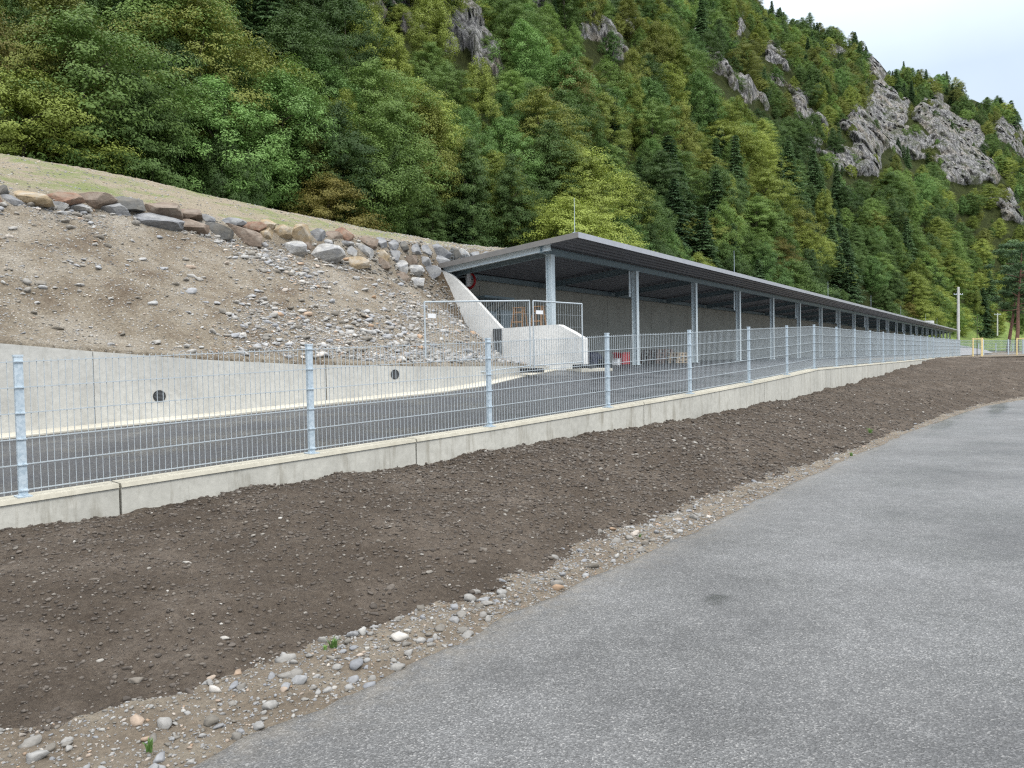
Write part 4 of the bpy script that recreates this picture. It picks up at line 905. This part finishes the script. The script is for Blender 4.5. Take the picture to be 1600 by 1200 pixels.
def spruce(seed, mat, tiers=30, wide=.17, base=.03, leaf=.0075, droop=.35):
    global RNG
    old = RNG; RNG = np.random.default_rng(seed); C = []; Nn = []; T = []
    for i in range(tiers):
        z = base+(1-base)*(i/tiers)**.95; R = wide*(1-z)**.85*(1+.15*RNG.normal())+.008; nb = int(7+9*(1-z))
        for j in range(nb):
            a = RNG.random()*2*math.pi; Rb = R*RNG.uniform(.65, 1.15); n = int(14+60*Rb/wide); f = RNG.random(n)**.7
            wd = .030*(1-f*.6); s = RNG.normal(size=n)*wd
            x = f*Rb; c = np.stack([x*math.cos(a)-s*math.sin(a), x*math.sin(a)+s*math.cos(a), z-droop*x*f+.05*x-abs(s)*.35+RNG.normal(size=n)*.004], -1)
            C.append(c); Nn.append(unit(np.stack([np.full(n, math.cos(a)*.5), np.full(n, math.sin(a)*.5), np.ones(n)], -1)+RNG.normal(size=(n, 3))*.35)); T.append(np.full(n, RNG.random())+RNG.normal(size=n)*.1)
    C, Nn, T = np.concatenate(C), np.concatenate(Nn), np.concatenate(T)
    V, F = leafquads(C, Nn, np.full(len(C), leaf), 1.7)
    o = mk('crown', V, F, mat); a = o.data.attributes.new('tint', 'FLOAT', 'POINT'); a.data.foreach_set('value', np.repeat(np.clip(T, 0, 1), 4).astype(np.float32))
    RNG = old; return o
def trunk(seed, h=.8, r=.014, limbs=9, reach=.2, mat=None, z0=.2):
    rnd = random.Random(seed); mb = MB(); p = np.array([0, 0, -.08]); pts = [p]
    for i in range(6): p = p+np.array([rnd.uniform(-.012, .012), rnd.uniform(-.012, .012), (h+.08)/6]); pts.append(p)
    for i in range(6): mb.tube(pts[i], pts[i+1], r*(1-i/7), r*(1-(i+1)/7), n=7, cap=False)
    for j in range(limbs):
        f = rnd.uniform(z0, .92); i = min(5, int(f*6)); q = pts[i]+(pts[i+1]-pts[i])*(f*6-i); a = rnd.uniform(0, 6.283); L_ = reach*(1.1-f*.6)
        m_ = q+np.array([math.cos(a)*L_*.5, math.sin(a)*L_*.5, L_*.35]); e_ = m_+np.array([math.cos(a+.3)*L_*.5, math.sin(a+.3)*L_*.5, L_*.45])
        mb.tube(q, m_, r*.35, r*.24, n=5, cap=False); mb.tube(m_, e_, r*.24, r*.08, n=5, cap=False)
    return mb.build('trunk', mat or M['bark'])
KINDS = []   # (word, crown, trunk, height/width class)
def kind(word, crown, tr): KINDS.append([word, crown, tr, False])
for sd_, (word, kw) in enumerate([('dark green', dict(wide=.34)), ('dark green', dict(wide=.27, layered=1)), ('mid green', dict(wide=.33)), ('mid green', dict(wide=.36, layered=1)), ('fresh green', dict(wide=.31)), ('yellow-green', dict(wide=.33)), ('yellow-green', dict(wide=.37, layered=1)), ('olive', dict(wide=.36, layered=1)), ('olive', dict(wide=.31)), ('golden brown', dict(wide=.34, layered=1))]):
    kind(word, broad(200+sd_, LEAF[word], **kw), trunk(300+sd_))
for sd_ in (0, 1): kind('blue-green needled', spruce(400+sd_, LEAF['blue-green needled'], wide=.20+.05*sd_), trunk(420+sd_, .97, .012, 3, .03))
NK = len(KINDS)

# ------------------------------------------------------------------ mountain terrain, in polar stations round the valley
AX = np.array([-700, -300, 0, 200, 400, 600, 780, 900, 1000, 1200, 1400, 1450, 1500, 1600, 1800, 2300])
HD0 = np.array([22, 24, 23.5, 25, 26.5, 28, 30, 38, 46, 64, 100, 122, 150, 165, 190, 240.])    # where the sheet starts
HZ0 = np.array([7.4, 7.4, 6.9, 6.6, 6.2, 5.3, 4.9, 3.6, 2.4, 1.2, 1.1, 1.1, 1.1, 1.1, 1.1, 1.1])-.25
HDF = np.array([31, 32, 33, 37, 42, 48, 58, 66, 74, 96, 140, 158, 182, 200, 230, 280.])        # forest foot
HDR = np.array([330, 330, 330, 330, 335, 340, 345, 350, 352, 361, 358, 362, 372, 390, 430, 500.])
def ridge_y(x): return np.interp(x, [-700, 0, 500, 900, 1100, 1175, 1190, 1215, 1255, 1300, 1340, 1365, 1380, 1400, 1450, 1500, 1550, 1580, 1600, 1700, 2300], [-330, -330, -300, -190, -75, -18, 8, 20, 32, 52, 62, 82, 96, 108, 122, 136, 146, 165, 190, 260, 400])
def azx(X, Y): return 800+FPX*np.asarray(X)/np.asarray(Y)
def hill_h(x, Y):
    d0, z0, df, dr = (np.interp(x, AX, A) for A in (HD0, HZ0, HDF, HDR))
    # ridge height from its elevation; slope follows
    zr_ = EYE+(FPX*math.tan(PI_)*-1+0+(600-ridge_y(x)+ (x-800)*math.tan(RO)*-1*-1))/FPX*dr
    zr_ = EYE+(600-39.9-(x-800)*.0191-ridge_y(x))/FPX*dr - 6.
    zf_ = z0+np.where(x > 1460, .10, .03)*(df-d0)
    f = np.clip((Y-df)/(dr-df), 0, 2)
    z = np.where(Y < df, z0+(zf_-z0)*np.clip((Y-d0)/(df-d0), 0, 1), zf_+(zr_-zf_)*(1.12*f-.12*f*f))
    z = np.where(f > 1, zr_-(Y-dr)*.55, z)
    return z, f
px_ = np.arange(-640, 2250, 3.2); rr = np.concatenate([np.linspace(0, .06, 14)[:-1], np.linspace(.06, 1.0, 300), np.linspace(1.01, 1.25, 14)])
PX, RR = np.meshgrid(px_, rr, indexing='ij'); d0 = np.interp(PX, AX, HD0); dr = np.interp(PX, AX, HDR); Y = d0+(dr-d0)*RR; X = (PX-800)/FPX*Y
Zh_, Fh = hill_h(PX, Y); P3 = np.stack([X, Y, X*0], -1)
rug = np.clip(Fh*3, 0, 1)
Zh_ = Zh_+rug*(6*fbm(P3/55, 4, 81)+1.6*fbm(P3/14, 3, 82))*np.clip((1.05-Fh)*4+.25, .25, 1)
ROCKS = [[(960,20),(985,30),(1000,50),(990,62),(968,48)],[(1060,112),(1082,118),(1092,140),(1070,136)],[(1080,40),(1096,48),(1100,70),(1086,66)],[(795,0),(815,0),(822,22),(806,20)],[(1265,178),(1285,190),(1292,212),(1272,206)],[(570,45),(585,10),(610,-15),(735,-15),(750,25),(765,60),(780,100),(790,140),(768,132),(745,96),(705,84),(675,72),(640,60),(605,48)],
 [(825,0),(850,0),(872,18),(880,40),(862,34),(838,14)],[(890,48),(930,38),(952,42),(978,88),(980,100),(952,94),(930,78),(903,58)],[(1022,84),(1040,90),(1058,108),(1040,106)],
 [(1096,92),(1125,92),(1153,118),(1148,140),(1118,118)],[(1143,24),(1164,24),(1164,68),(1150,60)],[(1186,74),(1222,78),(1222,104),(1198,98)],[(1140,128),(1165,136),(1204,170),(1198,178),(1160,160)],[(1232,138),(1262,150),(1270,180),(1238,174)],
 [(1362,75),(1378,78),(1388,115),(1412,150),(1424,175),(1418,190),(1448,225),(1455,256),(1420,248),(1400,235),(1376,245),(1372,284),(1340,278),(1293,257),(1288,243),(1320,233),(1342,232),(1322,200),(1328,168),(1353,152),(1366,132),(1352,100)],
 [(1436,158),(1470,143),(1484,172),(1508,180),(1528,210),(1547,260),(1552,285),(1520,284),(1490,284),(1468,272),(1453,218),(1438,190)],[(1506,138),(1548,138),(1553,158),(1518,158)],
 [(1548,203),(1578,180),(1602,182),(1602,243),(1580,237),(1568,215)],[(1556,294),(1580,297),(1600,345),(1582,352),(1564,322)],[(1255,222),(1275,226),(1290,245),(1268,240)],[(1205,112),(1222,118),(1240,140),(1220,134)],[(1296,60),(1312,70),(1322,95),(1305,92)]]
def inpoly(x, y, P):
    r = np.zeros(np.shape(x), bool); n = len(P)
    for i in range(n):
        (x1, y1), (x2, y2) = P[i], P[(i+1) % n]
        if y1 == y2: continue
        c = ((y1 > y) != (y2 > y)) & (x < (x2-x1)*(y-y1)/(y2-y1)+x1); r ^= c
    return r
def projn(P): q = P-E0; z = q@FW; return 800+FPX*(q@RT)/z, 600-FPX*(q@UP)/z
def rockmask(P, jit=0):
    x, y = projn(P); j = 12*fbm(np.stack([x/22, y/22, x*0], -1), 4, 91); j2 = 12*fbm(np.stack([x/22, y/22, x*0+5], -1), 4, 93); hole = fbm(np.stack([x/15+y/30, y/15, x*0+3], -1), 3, 94) > .85; x = x+j; y = y+j2; x = x+6*fbm(np.stack([x/7, y/7, x*0], -1), 2, 96); r = np.zeros(np.shape(x), bool)
    for Q in ROCKS: r |= inpoly(x, y, Q)
    return r & ~hole
P4 = np.stack([X, Y, Zh_], -1); mk_ = rockmask(P4).astype(float)
for _ in range(3):
    mp = np.pad(mk_, 1, mode='edge'); mk_ = (mp[1:-1, 1:-1]*2+mp[:-2, 1:-1]+mp[2:, 1:-1]+mp[1:-1, :-2]+mp[1:-1, 2:])/6
# crags step out of the slope and are broken into ledges
rg = fbm(np.stack([X/9+Zh_/12, Y/9, Zh_/9-X/16], -1), 5, 95, .55, True); rg2 = fbm(np.stack([X/3.4+Zh_/5, Y/3.4, Zh_/3], -1), 4, 99, .6, True)
sm = mk_
def cells(P, seed):
    I = np.floor(P).astype(np.int64); best = np.full(P.shape[:-1], 9.); val = np.zeros(P.shape[:-1])
    for dx in (-1, 0, 1):
        for dy in (-1, 0, 1):
            for dz in (-1, 0, 1):
                J = I+np.array([dx, dy, dz]); c = J+.5+.5*np.stack([_h(J[..., 0], J[..., 1], J[..., 2], seed+q) for q in (1, 2, 3)], -1)
                d_ = ((P-c)**2).sum(-1); u_ = d_ < best; best = np.where(u_, d_, best); val = np.where(u_, _h(J[..., 0], J[..., 1], J[..., 2], seed+9), val)
    return val
def tilt(k, kz): return np.stack([X/k+Zh_/(k*2.2), Y/k, Zh_/kz-X/(k*2.5)], -1)
pull = sm*(2.8+.9*rg)+np.clip(sm*1.4, 0, 1)*(1.1*cells(tilt(7., 9.), 5)+.75*cells(tilt(2.9, 3.6), 15)+.35*rg2); rad = np.stack([X, Y], -1)/Y[..., None]
X2 = X-rad[..., 0]*pull; Y2 = Y-rad[..., 1]*pull; Z2 = Zh_+sm*.6+np.clip(sm*1.4, 0, 1)*.35*cells(tilt(4., 3.), 25)
hl = grid_mesh('mountain', X2, Y2, Z2, M['hill'], dict(rock=np.clip(mk_*1.3, 0, 1)), smooth=False); upward(hl)
# grassy strip at the mountain foot
gx = np.arange(1380, 2250, 10.); gr_ = np.linspace(0, 1, 40); GX, GR = np.meshgrid(gx, gr_, indexing='ij')
d0 = np.interp(GX, AX, HD0)-8; df = np.interp(GX, AX, HDF)+6; Yg = d0+(df-d0)*GR; Zg, _ = hill_h(GX, Yg); Xg = (GX-800)/FPX*Yg; bumpy = .35*fbm(np.stack([Xg/6, Yg/6, Xg*0], -1), 4, 77)
o = grid_mesh('meadow', Xg, Yg, Zg+.45+bumpy*.6, M['meadow']); upward(o)

# ------------------------------------------------------------------ plant the forest
cand = []
rnd = np.random.default_rng(12)
Xs = []; 
def ring(y0, y1, g):
    xs = np.arange(-260, 330, g); ys = np.arange(y0, y1, g); A, Bb = np.meshgrid(xs, ys); A = A+rnd.uniform(-.48, .48, A.shape)*g; Bb = Bb+rnd.uniform(-.48, .48, Bb.shape)*g
    return np.stack([A.ravel(), Bb.ravel()], -1)
C_ = np.concatenate([ring(24, 60, 2.45), ring(60, 110, 2.95), ring(110, 190, 3.6), ring(190, 420, 4.2)])
ax = azx(C_[:, 0], C_[:, 1]); df = np.interp(ax, AX, HDF); dr = np.interp(ax, AX, HDR)
keep = (ax > -160) & (ax < 1780) & (C_[:, 1] > df-1.0) & (C_[:, 1] < dr+6)
C_ = C_[keep]; ax = ax[keep]; dr = dr[keep]; df = df[keep]
z, f = hill_h(ax, C_[:, 1]); p3 = np.stack([C_[:, 0], C_[:, 1], C_[:, 0]*0], -1)
z = z+np.clip(f*3, 0, 1)*(6*fbm(p3/55, 4, 81)+1.6*fbm(p3/14, 3, 82))*np.clip((1.05-f)*4+.25, .25, 1)
D = C_[:, 1]; n = len(C_)
hgt = rnd.uniform(6., 13.5, n)*np.interp(D, [30, 80, 140, 200, 400], [.78, .88, .84, .74, .68]); hgt *= 1+.22*fbm(p3/18, 2, 88)
P4 = np.stack([C_[:, 0], C_[:, 1], z], -1); mid = P4.copy(); mid[:, 2] += hgt*.55; topp = P4.copy(); topp[:, 2] += hgt*.95
low = P4.copy(); low[:, 2] += hgt*.2
wd_ = hgt*.2; sideL = mid.copy(); sideL[:, 0] -= wd_; sideR = mid.copy(); sideR[:, 0] += wd_
t75 = P4.copy(); t75[:, 2] += hgt*.75; intop = rockmask(topp) | rockmask(t75); inrock = (rockmask(mid) | ((rockmask(sideL) & rockmask(sideR)) & (rnd.random(n) < .9))) & (rnd.random(n) < .64)
inrock |= rockmask(mid) & (D < 175); hgt = np.where(intop & (D < 175), hgt*.42, hgt)
part = (intop | rockmask(sideL) | rockmask(sideR)) & ~inrock; part |= (rockmask(mid) & ~inrock); hgt = np.where(part, hgt*rnd.uniform(.25, .6, n), hgt)
visx, visy = projn(mid)
vis = (visx > -90) & (visx < 1690) & (visy > -70)
k_ = ~inrock & vis & (rnd.random(n) > np.interp(D, [60, 130], [.17, .06])); P4, hgt, D, ax, f, visx, visy = (a[k_] for a in (P4, hgt, D, ax, f, visx, visy)); n = len(D)
gnz = fbm(np.stack([P4[:, 0]/22, P4[:, 1]/22, D*0], -1), 3, 55); g2 = fbm(np.stack([P4[:, 0]/12, P4[:, 1]/12, D*0+9], -1), 2, 57)
def choose(i):
    x, y = visx[i], visy[i]; W_ = dict(zip(range(NK), [1.0]*NK))
    pr = {'dark green': 1.3, 'mid green': 1.5, 'fresh green': .35, 'yellow-green': .8, 'olive': .8, 'golden brown': .01, 'blue-green needled': .25}
    if x < 620 and y > 90: pr.update({'olive': 2.0, 'mid green': 1.2, 'dark green': 1.6, 'golden brown': .02, 'fresh green': .3, 'yellow-green': 1.0, 'blue-green needled': .02})
    if x < 620 and y <= 90: pr.update({'dark green': 2.2, 'mid green': 1.6, 'blue-green needled': 1.8})
    if 620 <= x < 960: pr.update({'mid green': 2.2, 'yellow-green': 1.2, 'olive': .6, 'fresh green': 1.1, 'blue-green needled': .1})
    if 960 < x < 1330 and y > 215: pr.update({'blue-green needled': 2.2+3*g2[i], 'dark green': 2, 'olive': .35})
    if x > 1330 and y > 250: pr.update({'dark green': 1.6, 'mid green': 2.2, 'yellow-green': .9, 'olive': .5})
    if x > 1400 and y > 400: pr.update({'dark green': .5, 'mid green': 2., 'yellow-green': 1.8, 'fresh green': .8})
    if f[i] > .86: pr.update({'blue-green needled': 1.6, 'dark green': 2.6, 'yellow-green': .3})
    pr['yellow-green'] *= 1+1.4*gnz[i]; pr['olive'] *= 1+1.2*g2[i]; pr['dark green'] *= 1-1.1*gnz[i]
    w_ = np.array([max(.01, pr[k[0]])/(2 if k[0] not in ('fresh green', 'golden brown') else 1) for k in KINDS]); w_ /= w_.sum(); return rnd.choice(NK, p=w_)
kid = np.array([choose(i) for i in range(n)]); rot = rnd.uniform(0, 6.283, n); wsc = rnd.uniform(.66, 1.08, n); con = kid >= NK-2
hgt = np.where(con, hgt*1.25, hgt); wsc = np.where(con, wsc*1.35, wsc)
# a few picked trees of the photograph
def fix(px, py, word, h):
    d_ = (visx-px)**2+(visy-py)**2+np.where(D > 90, 4000, 0); i = int(np.argmin(d_)); kid[i] = [j for j in range(NK) if KINDS[j][0] == word][0]; hgt[i] = h
for a in [(358, 190, 'fresh green', 7.5), (775, 230, 'fresh green', 8.5), (740, 185, 'fresh green', 8), (925, 260, 'fresh green', 8), (660, 60, 'yellow-green', 10), (620, 90, 'yellow-green', 9), (250, 50, 'mid green', 12), (310, 60, 'mid green', 11), (1430, 485, 'golden brown', 5), (545, 230, 'yellow-green', 8), (60, 110, 'olive', 9)]: fix(*a)
# the nearest 290 in view are separate trees
order = np.argsort(D/np.maximum(hgt, 3)+np.where((visx < -20) | (visx > 1620), 1e3, 0)); near = order[:290]; rest = np.setdiff1d(np.arange(n), near)
near = near[np.argsort(visx[near])]
for j in range(NK):
    if j not in kid[near]: kid[near[(37*j+11) % len(near)]] = j
tot = {}; cnt = {}
def zone(i):
    x = visx[i]; a = 'above boulder row' if x < 620 else 'above wing wall' if x < 800 else 'behind near roof end' if x < 1010 else 'behind mid roof' if x < 1290 else 'near far roof end' if x < 1480 else 'beyond grass slope'
    dz = 'at forest edge' if D[i] < 46 else 'in forest front' if D[i] < 62 else 'on lower slope' if D[i] < 85 else 'higher on the slope'
    return a, dz
for i in near: kk = (KINDS[kid[i]][0], zone(i)); tot[kk] = tot.get(kk, 0)+1
protos = {}
for i in near:
    word, crown, tr, used = KINDS[kid[i]]; kk = (word, zone(i)); cnt[kk] = cnt.get(kk, 0)+1; a, dz = kk[1]
    pos = '' if tot[kk] == 1 else ', leftmost of them' if cnt[kk] == 1 else ', rightmost of them' if cnt[kk] == tot[kk] else ', %s from left' % ordn(cnt[kk])
    sp_ = 'spruce_tree' if word.startswith('blue') else 'broadleaf_tree'
    lb = ('%s %s %s%s' % (word, 'spruce' if sp_ == 'spruce_tree' else 'broadleaf tree', dz+' '+a, pos))
    r = thing(sp_, lb, 'tree', P4[i]-[0, 0, .3], rot[i], 'trees of the hillside forest'); s_ = hgt[i]; r.scale = (s_*wsc[i], s_*wsc[i], s_)
    if not used: cr, tk = crown, tr; KINDS[kid[i]][3] = True
    else: cr = crown.copy(); tk = tr.copy(); COL.objects.link(cr); COL.objects.link(tk)
    cr.parent = r; tk.parent = r
for q in KINDS:
    if not q[3]: print('UNUSED KIND', q[0])
# everything farther is one mass
me = bpy.data.meshes.new('forest'); me.vertices.add(len(rest)); me.vertices.foreach_set('co', (P4[rest]-[0, 0, .4]).astype(np.float32).ravel())
for nm, v in (('rot', rot), ('hs', hgt), ('ws', hgt*wsc), ('kid', kid.astype(float))):
    a = me.attributes.new(nm, 'FLOAT', 'POINT'); a.data.foreach_set('value', v[rest].astype(np.float32))
me.update(); fo = bpy.data.objects.new('forest', me); COL.objects.link(fo)
tag(fo, 'dense mixed forest covering the mountainside up to the ridge', 'forest', kind='stuff')
ng = bpy.data.node_groups.new('forest', 'GeometryNodeTree'); ng.interface.new_socket('Geometry', in_out='INPUT', socket_type='NodeSocketGeometry'); ng.interface.new_socket('Geometry', in_out='OUTPUT', socket_type='NodeSocketGeometry')
gi = ng.nodes.new('NodeGroupInput'); go = ng.nodes.new('NodeGroupOutput'); jn = ng.nodes.new('GeometryNodeJoinGeometry'); ng.links.new(jn.outputs[0], go.inputs[0])
m2p = ng.nodes.new('GeometryNodeMeshToPoints'); ng.links.new(gi.outputs[0], m2p.inputs[0])
def na(nm): q = ng.nodes.new('GeometryNodeInputNamedAttribute'); q.data_type = 'FLOAT'; q.inputs[0].default_value = nm; return q.outputs[0]
cb = ng.nodes.new('ShaderNodeCombineXYZ'); ng.links.new(na('rot'), cb.inputs[2]); cs_ = ng.nodes.new('ShaderNodeCombineXYZ'); ws_ = na('ws'); ng.links.new(ws_, cs_.inputs[0]); ng.links.new(ws_, cs_.inputs[1]); ng.links.new(na('hs'), cs_.inputs[2]); kd = na('kid')
for j, q in enumerate(KINDS):
    if not (kid[rest] == j).any(): continue
    oi = ng.nodes.new('GeometryNodeObjectInfo'); oi.inputs[0].default_value = q[1]; oi.transform_space = 'ORIGINAL'; oi.inputs['As Instance'].default_value = False
    cmp_ = ng.nodes.new('FunctionNodeCompare'); cmp_.data_type = 'FLOAT'; cmp_.operation = 'EQUAL'; ng.links.new(kd, cmp_.inputs[0]); cmp_.inputs[1].default_value = float(j); cmp_.inputs['Epsilon'].default_value = .3
    ip = ng.nodes.new('GeometryNodeInstanceOnPoints'); ng.links.new(m2p.outputs[0], ip.inputs['Points']); ng.links.new(cmp_.outputs[0], ip.inputs['Selection']); ng.links.new(oi.outputs['Geometry'], ip.inputs['Instance']); ng.links.new(cb.outputs[0], ip.inputs['Rotation']); ng.links.new(cs_.outputs[0], ip.inputs['Scale']); ng.links.new(ip.outputs[0], jn.inputs[0])
fo.modifiers.new('forest', 'NODES').node_group = ng
print('trees', n, 'near', len(near), 'rest', len(rest))

# ------------------------------------------------------------------ shrubs along the forest edge behind the ridge strip
def shrub(px, D_, h, word, label):
    j = [j for j in range(NK) if KINDS[j][0] == word][0]; X_ = (px-800)/FPX*D_; z_, _ = hill_h(np.array([px*1.]), np.array([D_*1.]))
    r = thing('shrub', label, 'shrub', (X_, D_, float(z_[0])-.1), random.uniform(0, 6), 'shrubs at the foot of the forest'); r.scale = (h*1.5, h*1.5, h)
    c = KINDS[j][1].copy(); c.name = 'foliage'; COL.objects.link(c); c.parent = r
sh = [(px, np.interp(px, AX, HDF)-2.5+random.uniform(-1.6, 1.0), random.uniform(1.6, 3.2), random.choice(['olive', 'mid green', 'yellow-green', 'dark green', 'mid green'])) for px in range(-60, 1000, 21)]
for i, (px, D_, h, w_) in enumerate(sh):
    shrub(px, D_, h, w_, '%s %s shrub in the hedge line under the forest, %s from left' % ('low' if h < 2.3 else 'tall', w_, ordn(i+1)))

# ------------------------------------------------------------------ far right: poles, pine, guarded young trees
def pole(px, ytop, ybot, D_, r0, r1, label, arm=True):
    b_ = atY(px, ybot, D_); t_ = atY(px, ytop, D_); b_[2] -= .8; t_[0] = b_[0]; r = thing('utility_pole', label, 'pole', b_)
    mb = MB(); mb.tube(b_, t_, r0, r1, n=10); mb.build('shaft', M['polec'], r)
    if arm:
        h = t_[2]-b_[2]; c = b_+[0, 0, h*arm]; mb = MB(); mb.bar(c-[.75, 0, 0], c+[.75, 0, 0], .08); mb.build('cross_arm', M['galv'], r)
        for sx in (-.7, -.35, .35, .7): mb = MB(); mb.tube(c+[sx, 0, .04], c+[sx, 0, .22], .04, .03, n=8); mb.build('insulator', M['white'], r)
    localise(r)
pole(1497.3, 448.5, 530, 130, .25, .19, 'tall pale concrete pole with a short cross arm behind the far roof end', .87)
pole(1558.5, 489, 519, 176, .15, .12, 'short pale pole standing on the grass slope beside the forest', .93)
def pine(px, ybase, D_, h, lean, label):
    b_ = atY(px, ybase, D_); b_[2] = 1.2; r = thing('pine_tree', label, 'tree', b_); rn = random.Random(int(px)); pts = [np.array([0, 0, -.2])]
    for i in range(9): pts.append(pts[-1]+np.array([lean*h/9+rn.uniform(-.05, .05), rn.uniform(-.05, .05), h/9]))
    mb = MB()
    for i in range(9): mb.tube(pts[i], pts[i+1], .24*(1-i/11), .24*(1-(i+1)/11), n=9, cap=False)
    for j in range(22):
        i = rn.randint(3, 8); q = pts[i]+(pts[i+1]-pts[i])*rn.random(); a = rn.uniform(0, 6.28); L_ = rn.uniform(.8, 2.4); mb.tube(q, q+np.array([math.cos(a)*L_, math.sin(a)*L_, L_*rn.uniform(-.1, .5)]), .06, .02, n=5)
    mb.build('trunk', M['pinebark'], r); C = []; Nn = []; T = []
    for j in range(46):
        q = pts[rn.randint(5, 9)]+np.array([rn.gauss(0, 1.3), rn.gauss(0, 1.3), rn.uniform(-.6, .8)]); n_ = 120; dr_ = unit(RNG.normal(size=(n_, 3))); C.append(q+dr_*RNG.random((n_, 1))**.4*np.array([.75, .75, .35])); Nn.append(unit(dr_+[0, 0, .6])); T.append(np.full(n_, rn.random()))
    C, Nn, T = np.concatenate(C), np.concatenate(Nn), np.concatenate(T); V, F = leafquads(C, Nn, np.full(len(C), .09), 1.8)
    o = mk('crown', V, F, LEAF['blue-green needled'], r); a = o.data.attributes.new('tint', 'FLOAT', 'POINT'); a.data.foreach_set('value', np.repeat(T, 4).astype(np.float32))
pine(1589, 545, 92, 12.5, .045, 'reddish trunked pine leaning right at the right edge of the grass slope')
pine(1574, 540, 100, 10.5, .13, 'thin dark pine leaning right, just left of the reddish pine')
pine(1613, 545, 96, 13, -.03, 'pine at the very right edge of the view behind the far fence')
def guard(px, D_, label, tree_label=None, posts=((-.34, 0), (.0, -.3), (.30, .12))):
    b_ = atY(px, 555, D_); b_[2] = 1.19; r = thing('tree_guard', label, 'tree guard', b_); H_ = 1.12
    for x, y in posts: mb = MB(); mb.tube(b_+[x, y, -.1], b_+[x, y, H_], .042, n=8); mb.build('stake', M['wood_y'], r)
    for (x, y), (x2, y2) in zip(posts, posts[1:]+posts[:1]): mb = MB(); mb.bar(b_+[x, y, H_-.06], b_+[x2, y2, H_-.06], .035, .07); mb.build('rail', M['wood_y'], r)
    localise(r)
    if tree_label:
        t_ = thing('young_tree', tree_label, 'tree', b_); mb = MB(); c = b_+[-.06, .05, 0]; mb.tube(c-[0, 0, .05], c+[0, 0, 1.5], .025, .018, n=7); mb.tube(c+[0, 0, 1.5], c+[.04, 0, 2.5], .018, .008, n=6)
        for j in range(8): a = j*2.4; z_ = 1.3+.13*j; mb.tube(c+[0, 0, z_], c+[math.cos(a)*.34, math.sin(a)*.34, z_+.3], .009, .004, n=5)
        mb.build('trunk', M['bark'], t_); C = c+np.array([0, 0, 2.0])+unit(RNG.normal(size=(420, 3)))*(RNG.random((420, 1))**.5)*np.array([.42, .42, .6])
        V, F = leafquads(C, unit(RNG.normal(size=(420, 3))+[0, 0, .8]), np.full(420, .026)); o = mk('crown', V, F, LEAF['fresh green'], t_); a = o.data.attributes.new('tint', 'FLOAT', 'POINT'); a.data.foreach_set('value', RNG.random(1680).astype(np.float32)); localise(t_)
guard(1529, 47, 'peeled wooden tree guard of three stakes on the crest of the soil bank', 'young staked tree with a sparse light green crown inside the wooden guard')
guard(1597, 50, 'second peeled wooden tree guard at the right edge of the crest')

# ------------------------------------------------------------------ small weeds
def tuft(p, h, n, label, mat=None, wdt=.004):
    V = []; F = []
    for i in range(n):
        a = random.uniform(0, 6.28); r_ = random.uniform(0, h*.35); b_ = np.array(p)+[math.cos(a)*r_, math.sin(a)*r_, -.005]; L_ = h*random.uniform(.5, 1); d_ = np.array([math.cos(a), math.sin(a), 0])*L_*random.uniform(.1, .6); sd_ = np.array([-math.sin(a), math.cos(a), 0])*wdt
        k = len(V); m_ = b_+d_*.4+[0, 0, L_*.7]; V += [b_-sd_, b_+sd_, m_+sd_*.8, m_-sd_*.8, b_+d_+[0, 0, L_]]; F += [(k, k+1, k+2, k+3), (k+3, k+2, k+4)]
    o = mk('grass_tuft', V, F, mat or LEAF['fresh green']); tag(o, label, 'grass tuft'); a = o.data.attributes.new('tint', 'FLOAT', 'POINT'); a.data.foreach_set('value', np.full(len(V), .9, np.float32))
tuft(onz(521, 1010, .04), .055, 60, 'small bright green grass tuft on the verge at the foot of the soil bank')
tuft(onz(508, 1014, .04), .03, 26, 'tiny grass sprout just left of the bright green tuft on the verge')
tuft(onz(232, 1172, .02), .06, 22, 'thin weed between cobbles at the lower left road edge')
tuft(onz(1360, 676, .12), .10, 50, 'pale green weed on the soil bank far right')
tuft(onz(1330, 712, .03), .06, 50, 'low grass tuft on the road edge far right')
tuft(onz(1000, 838, .03), .03, 20, 'sparse grass sprouts at the road edge in the middle of the view')
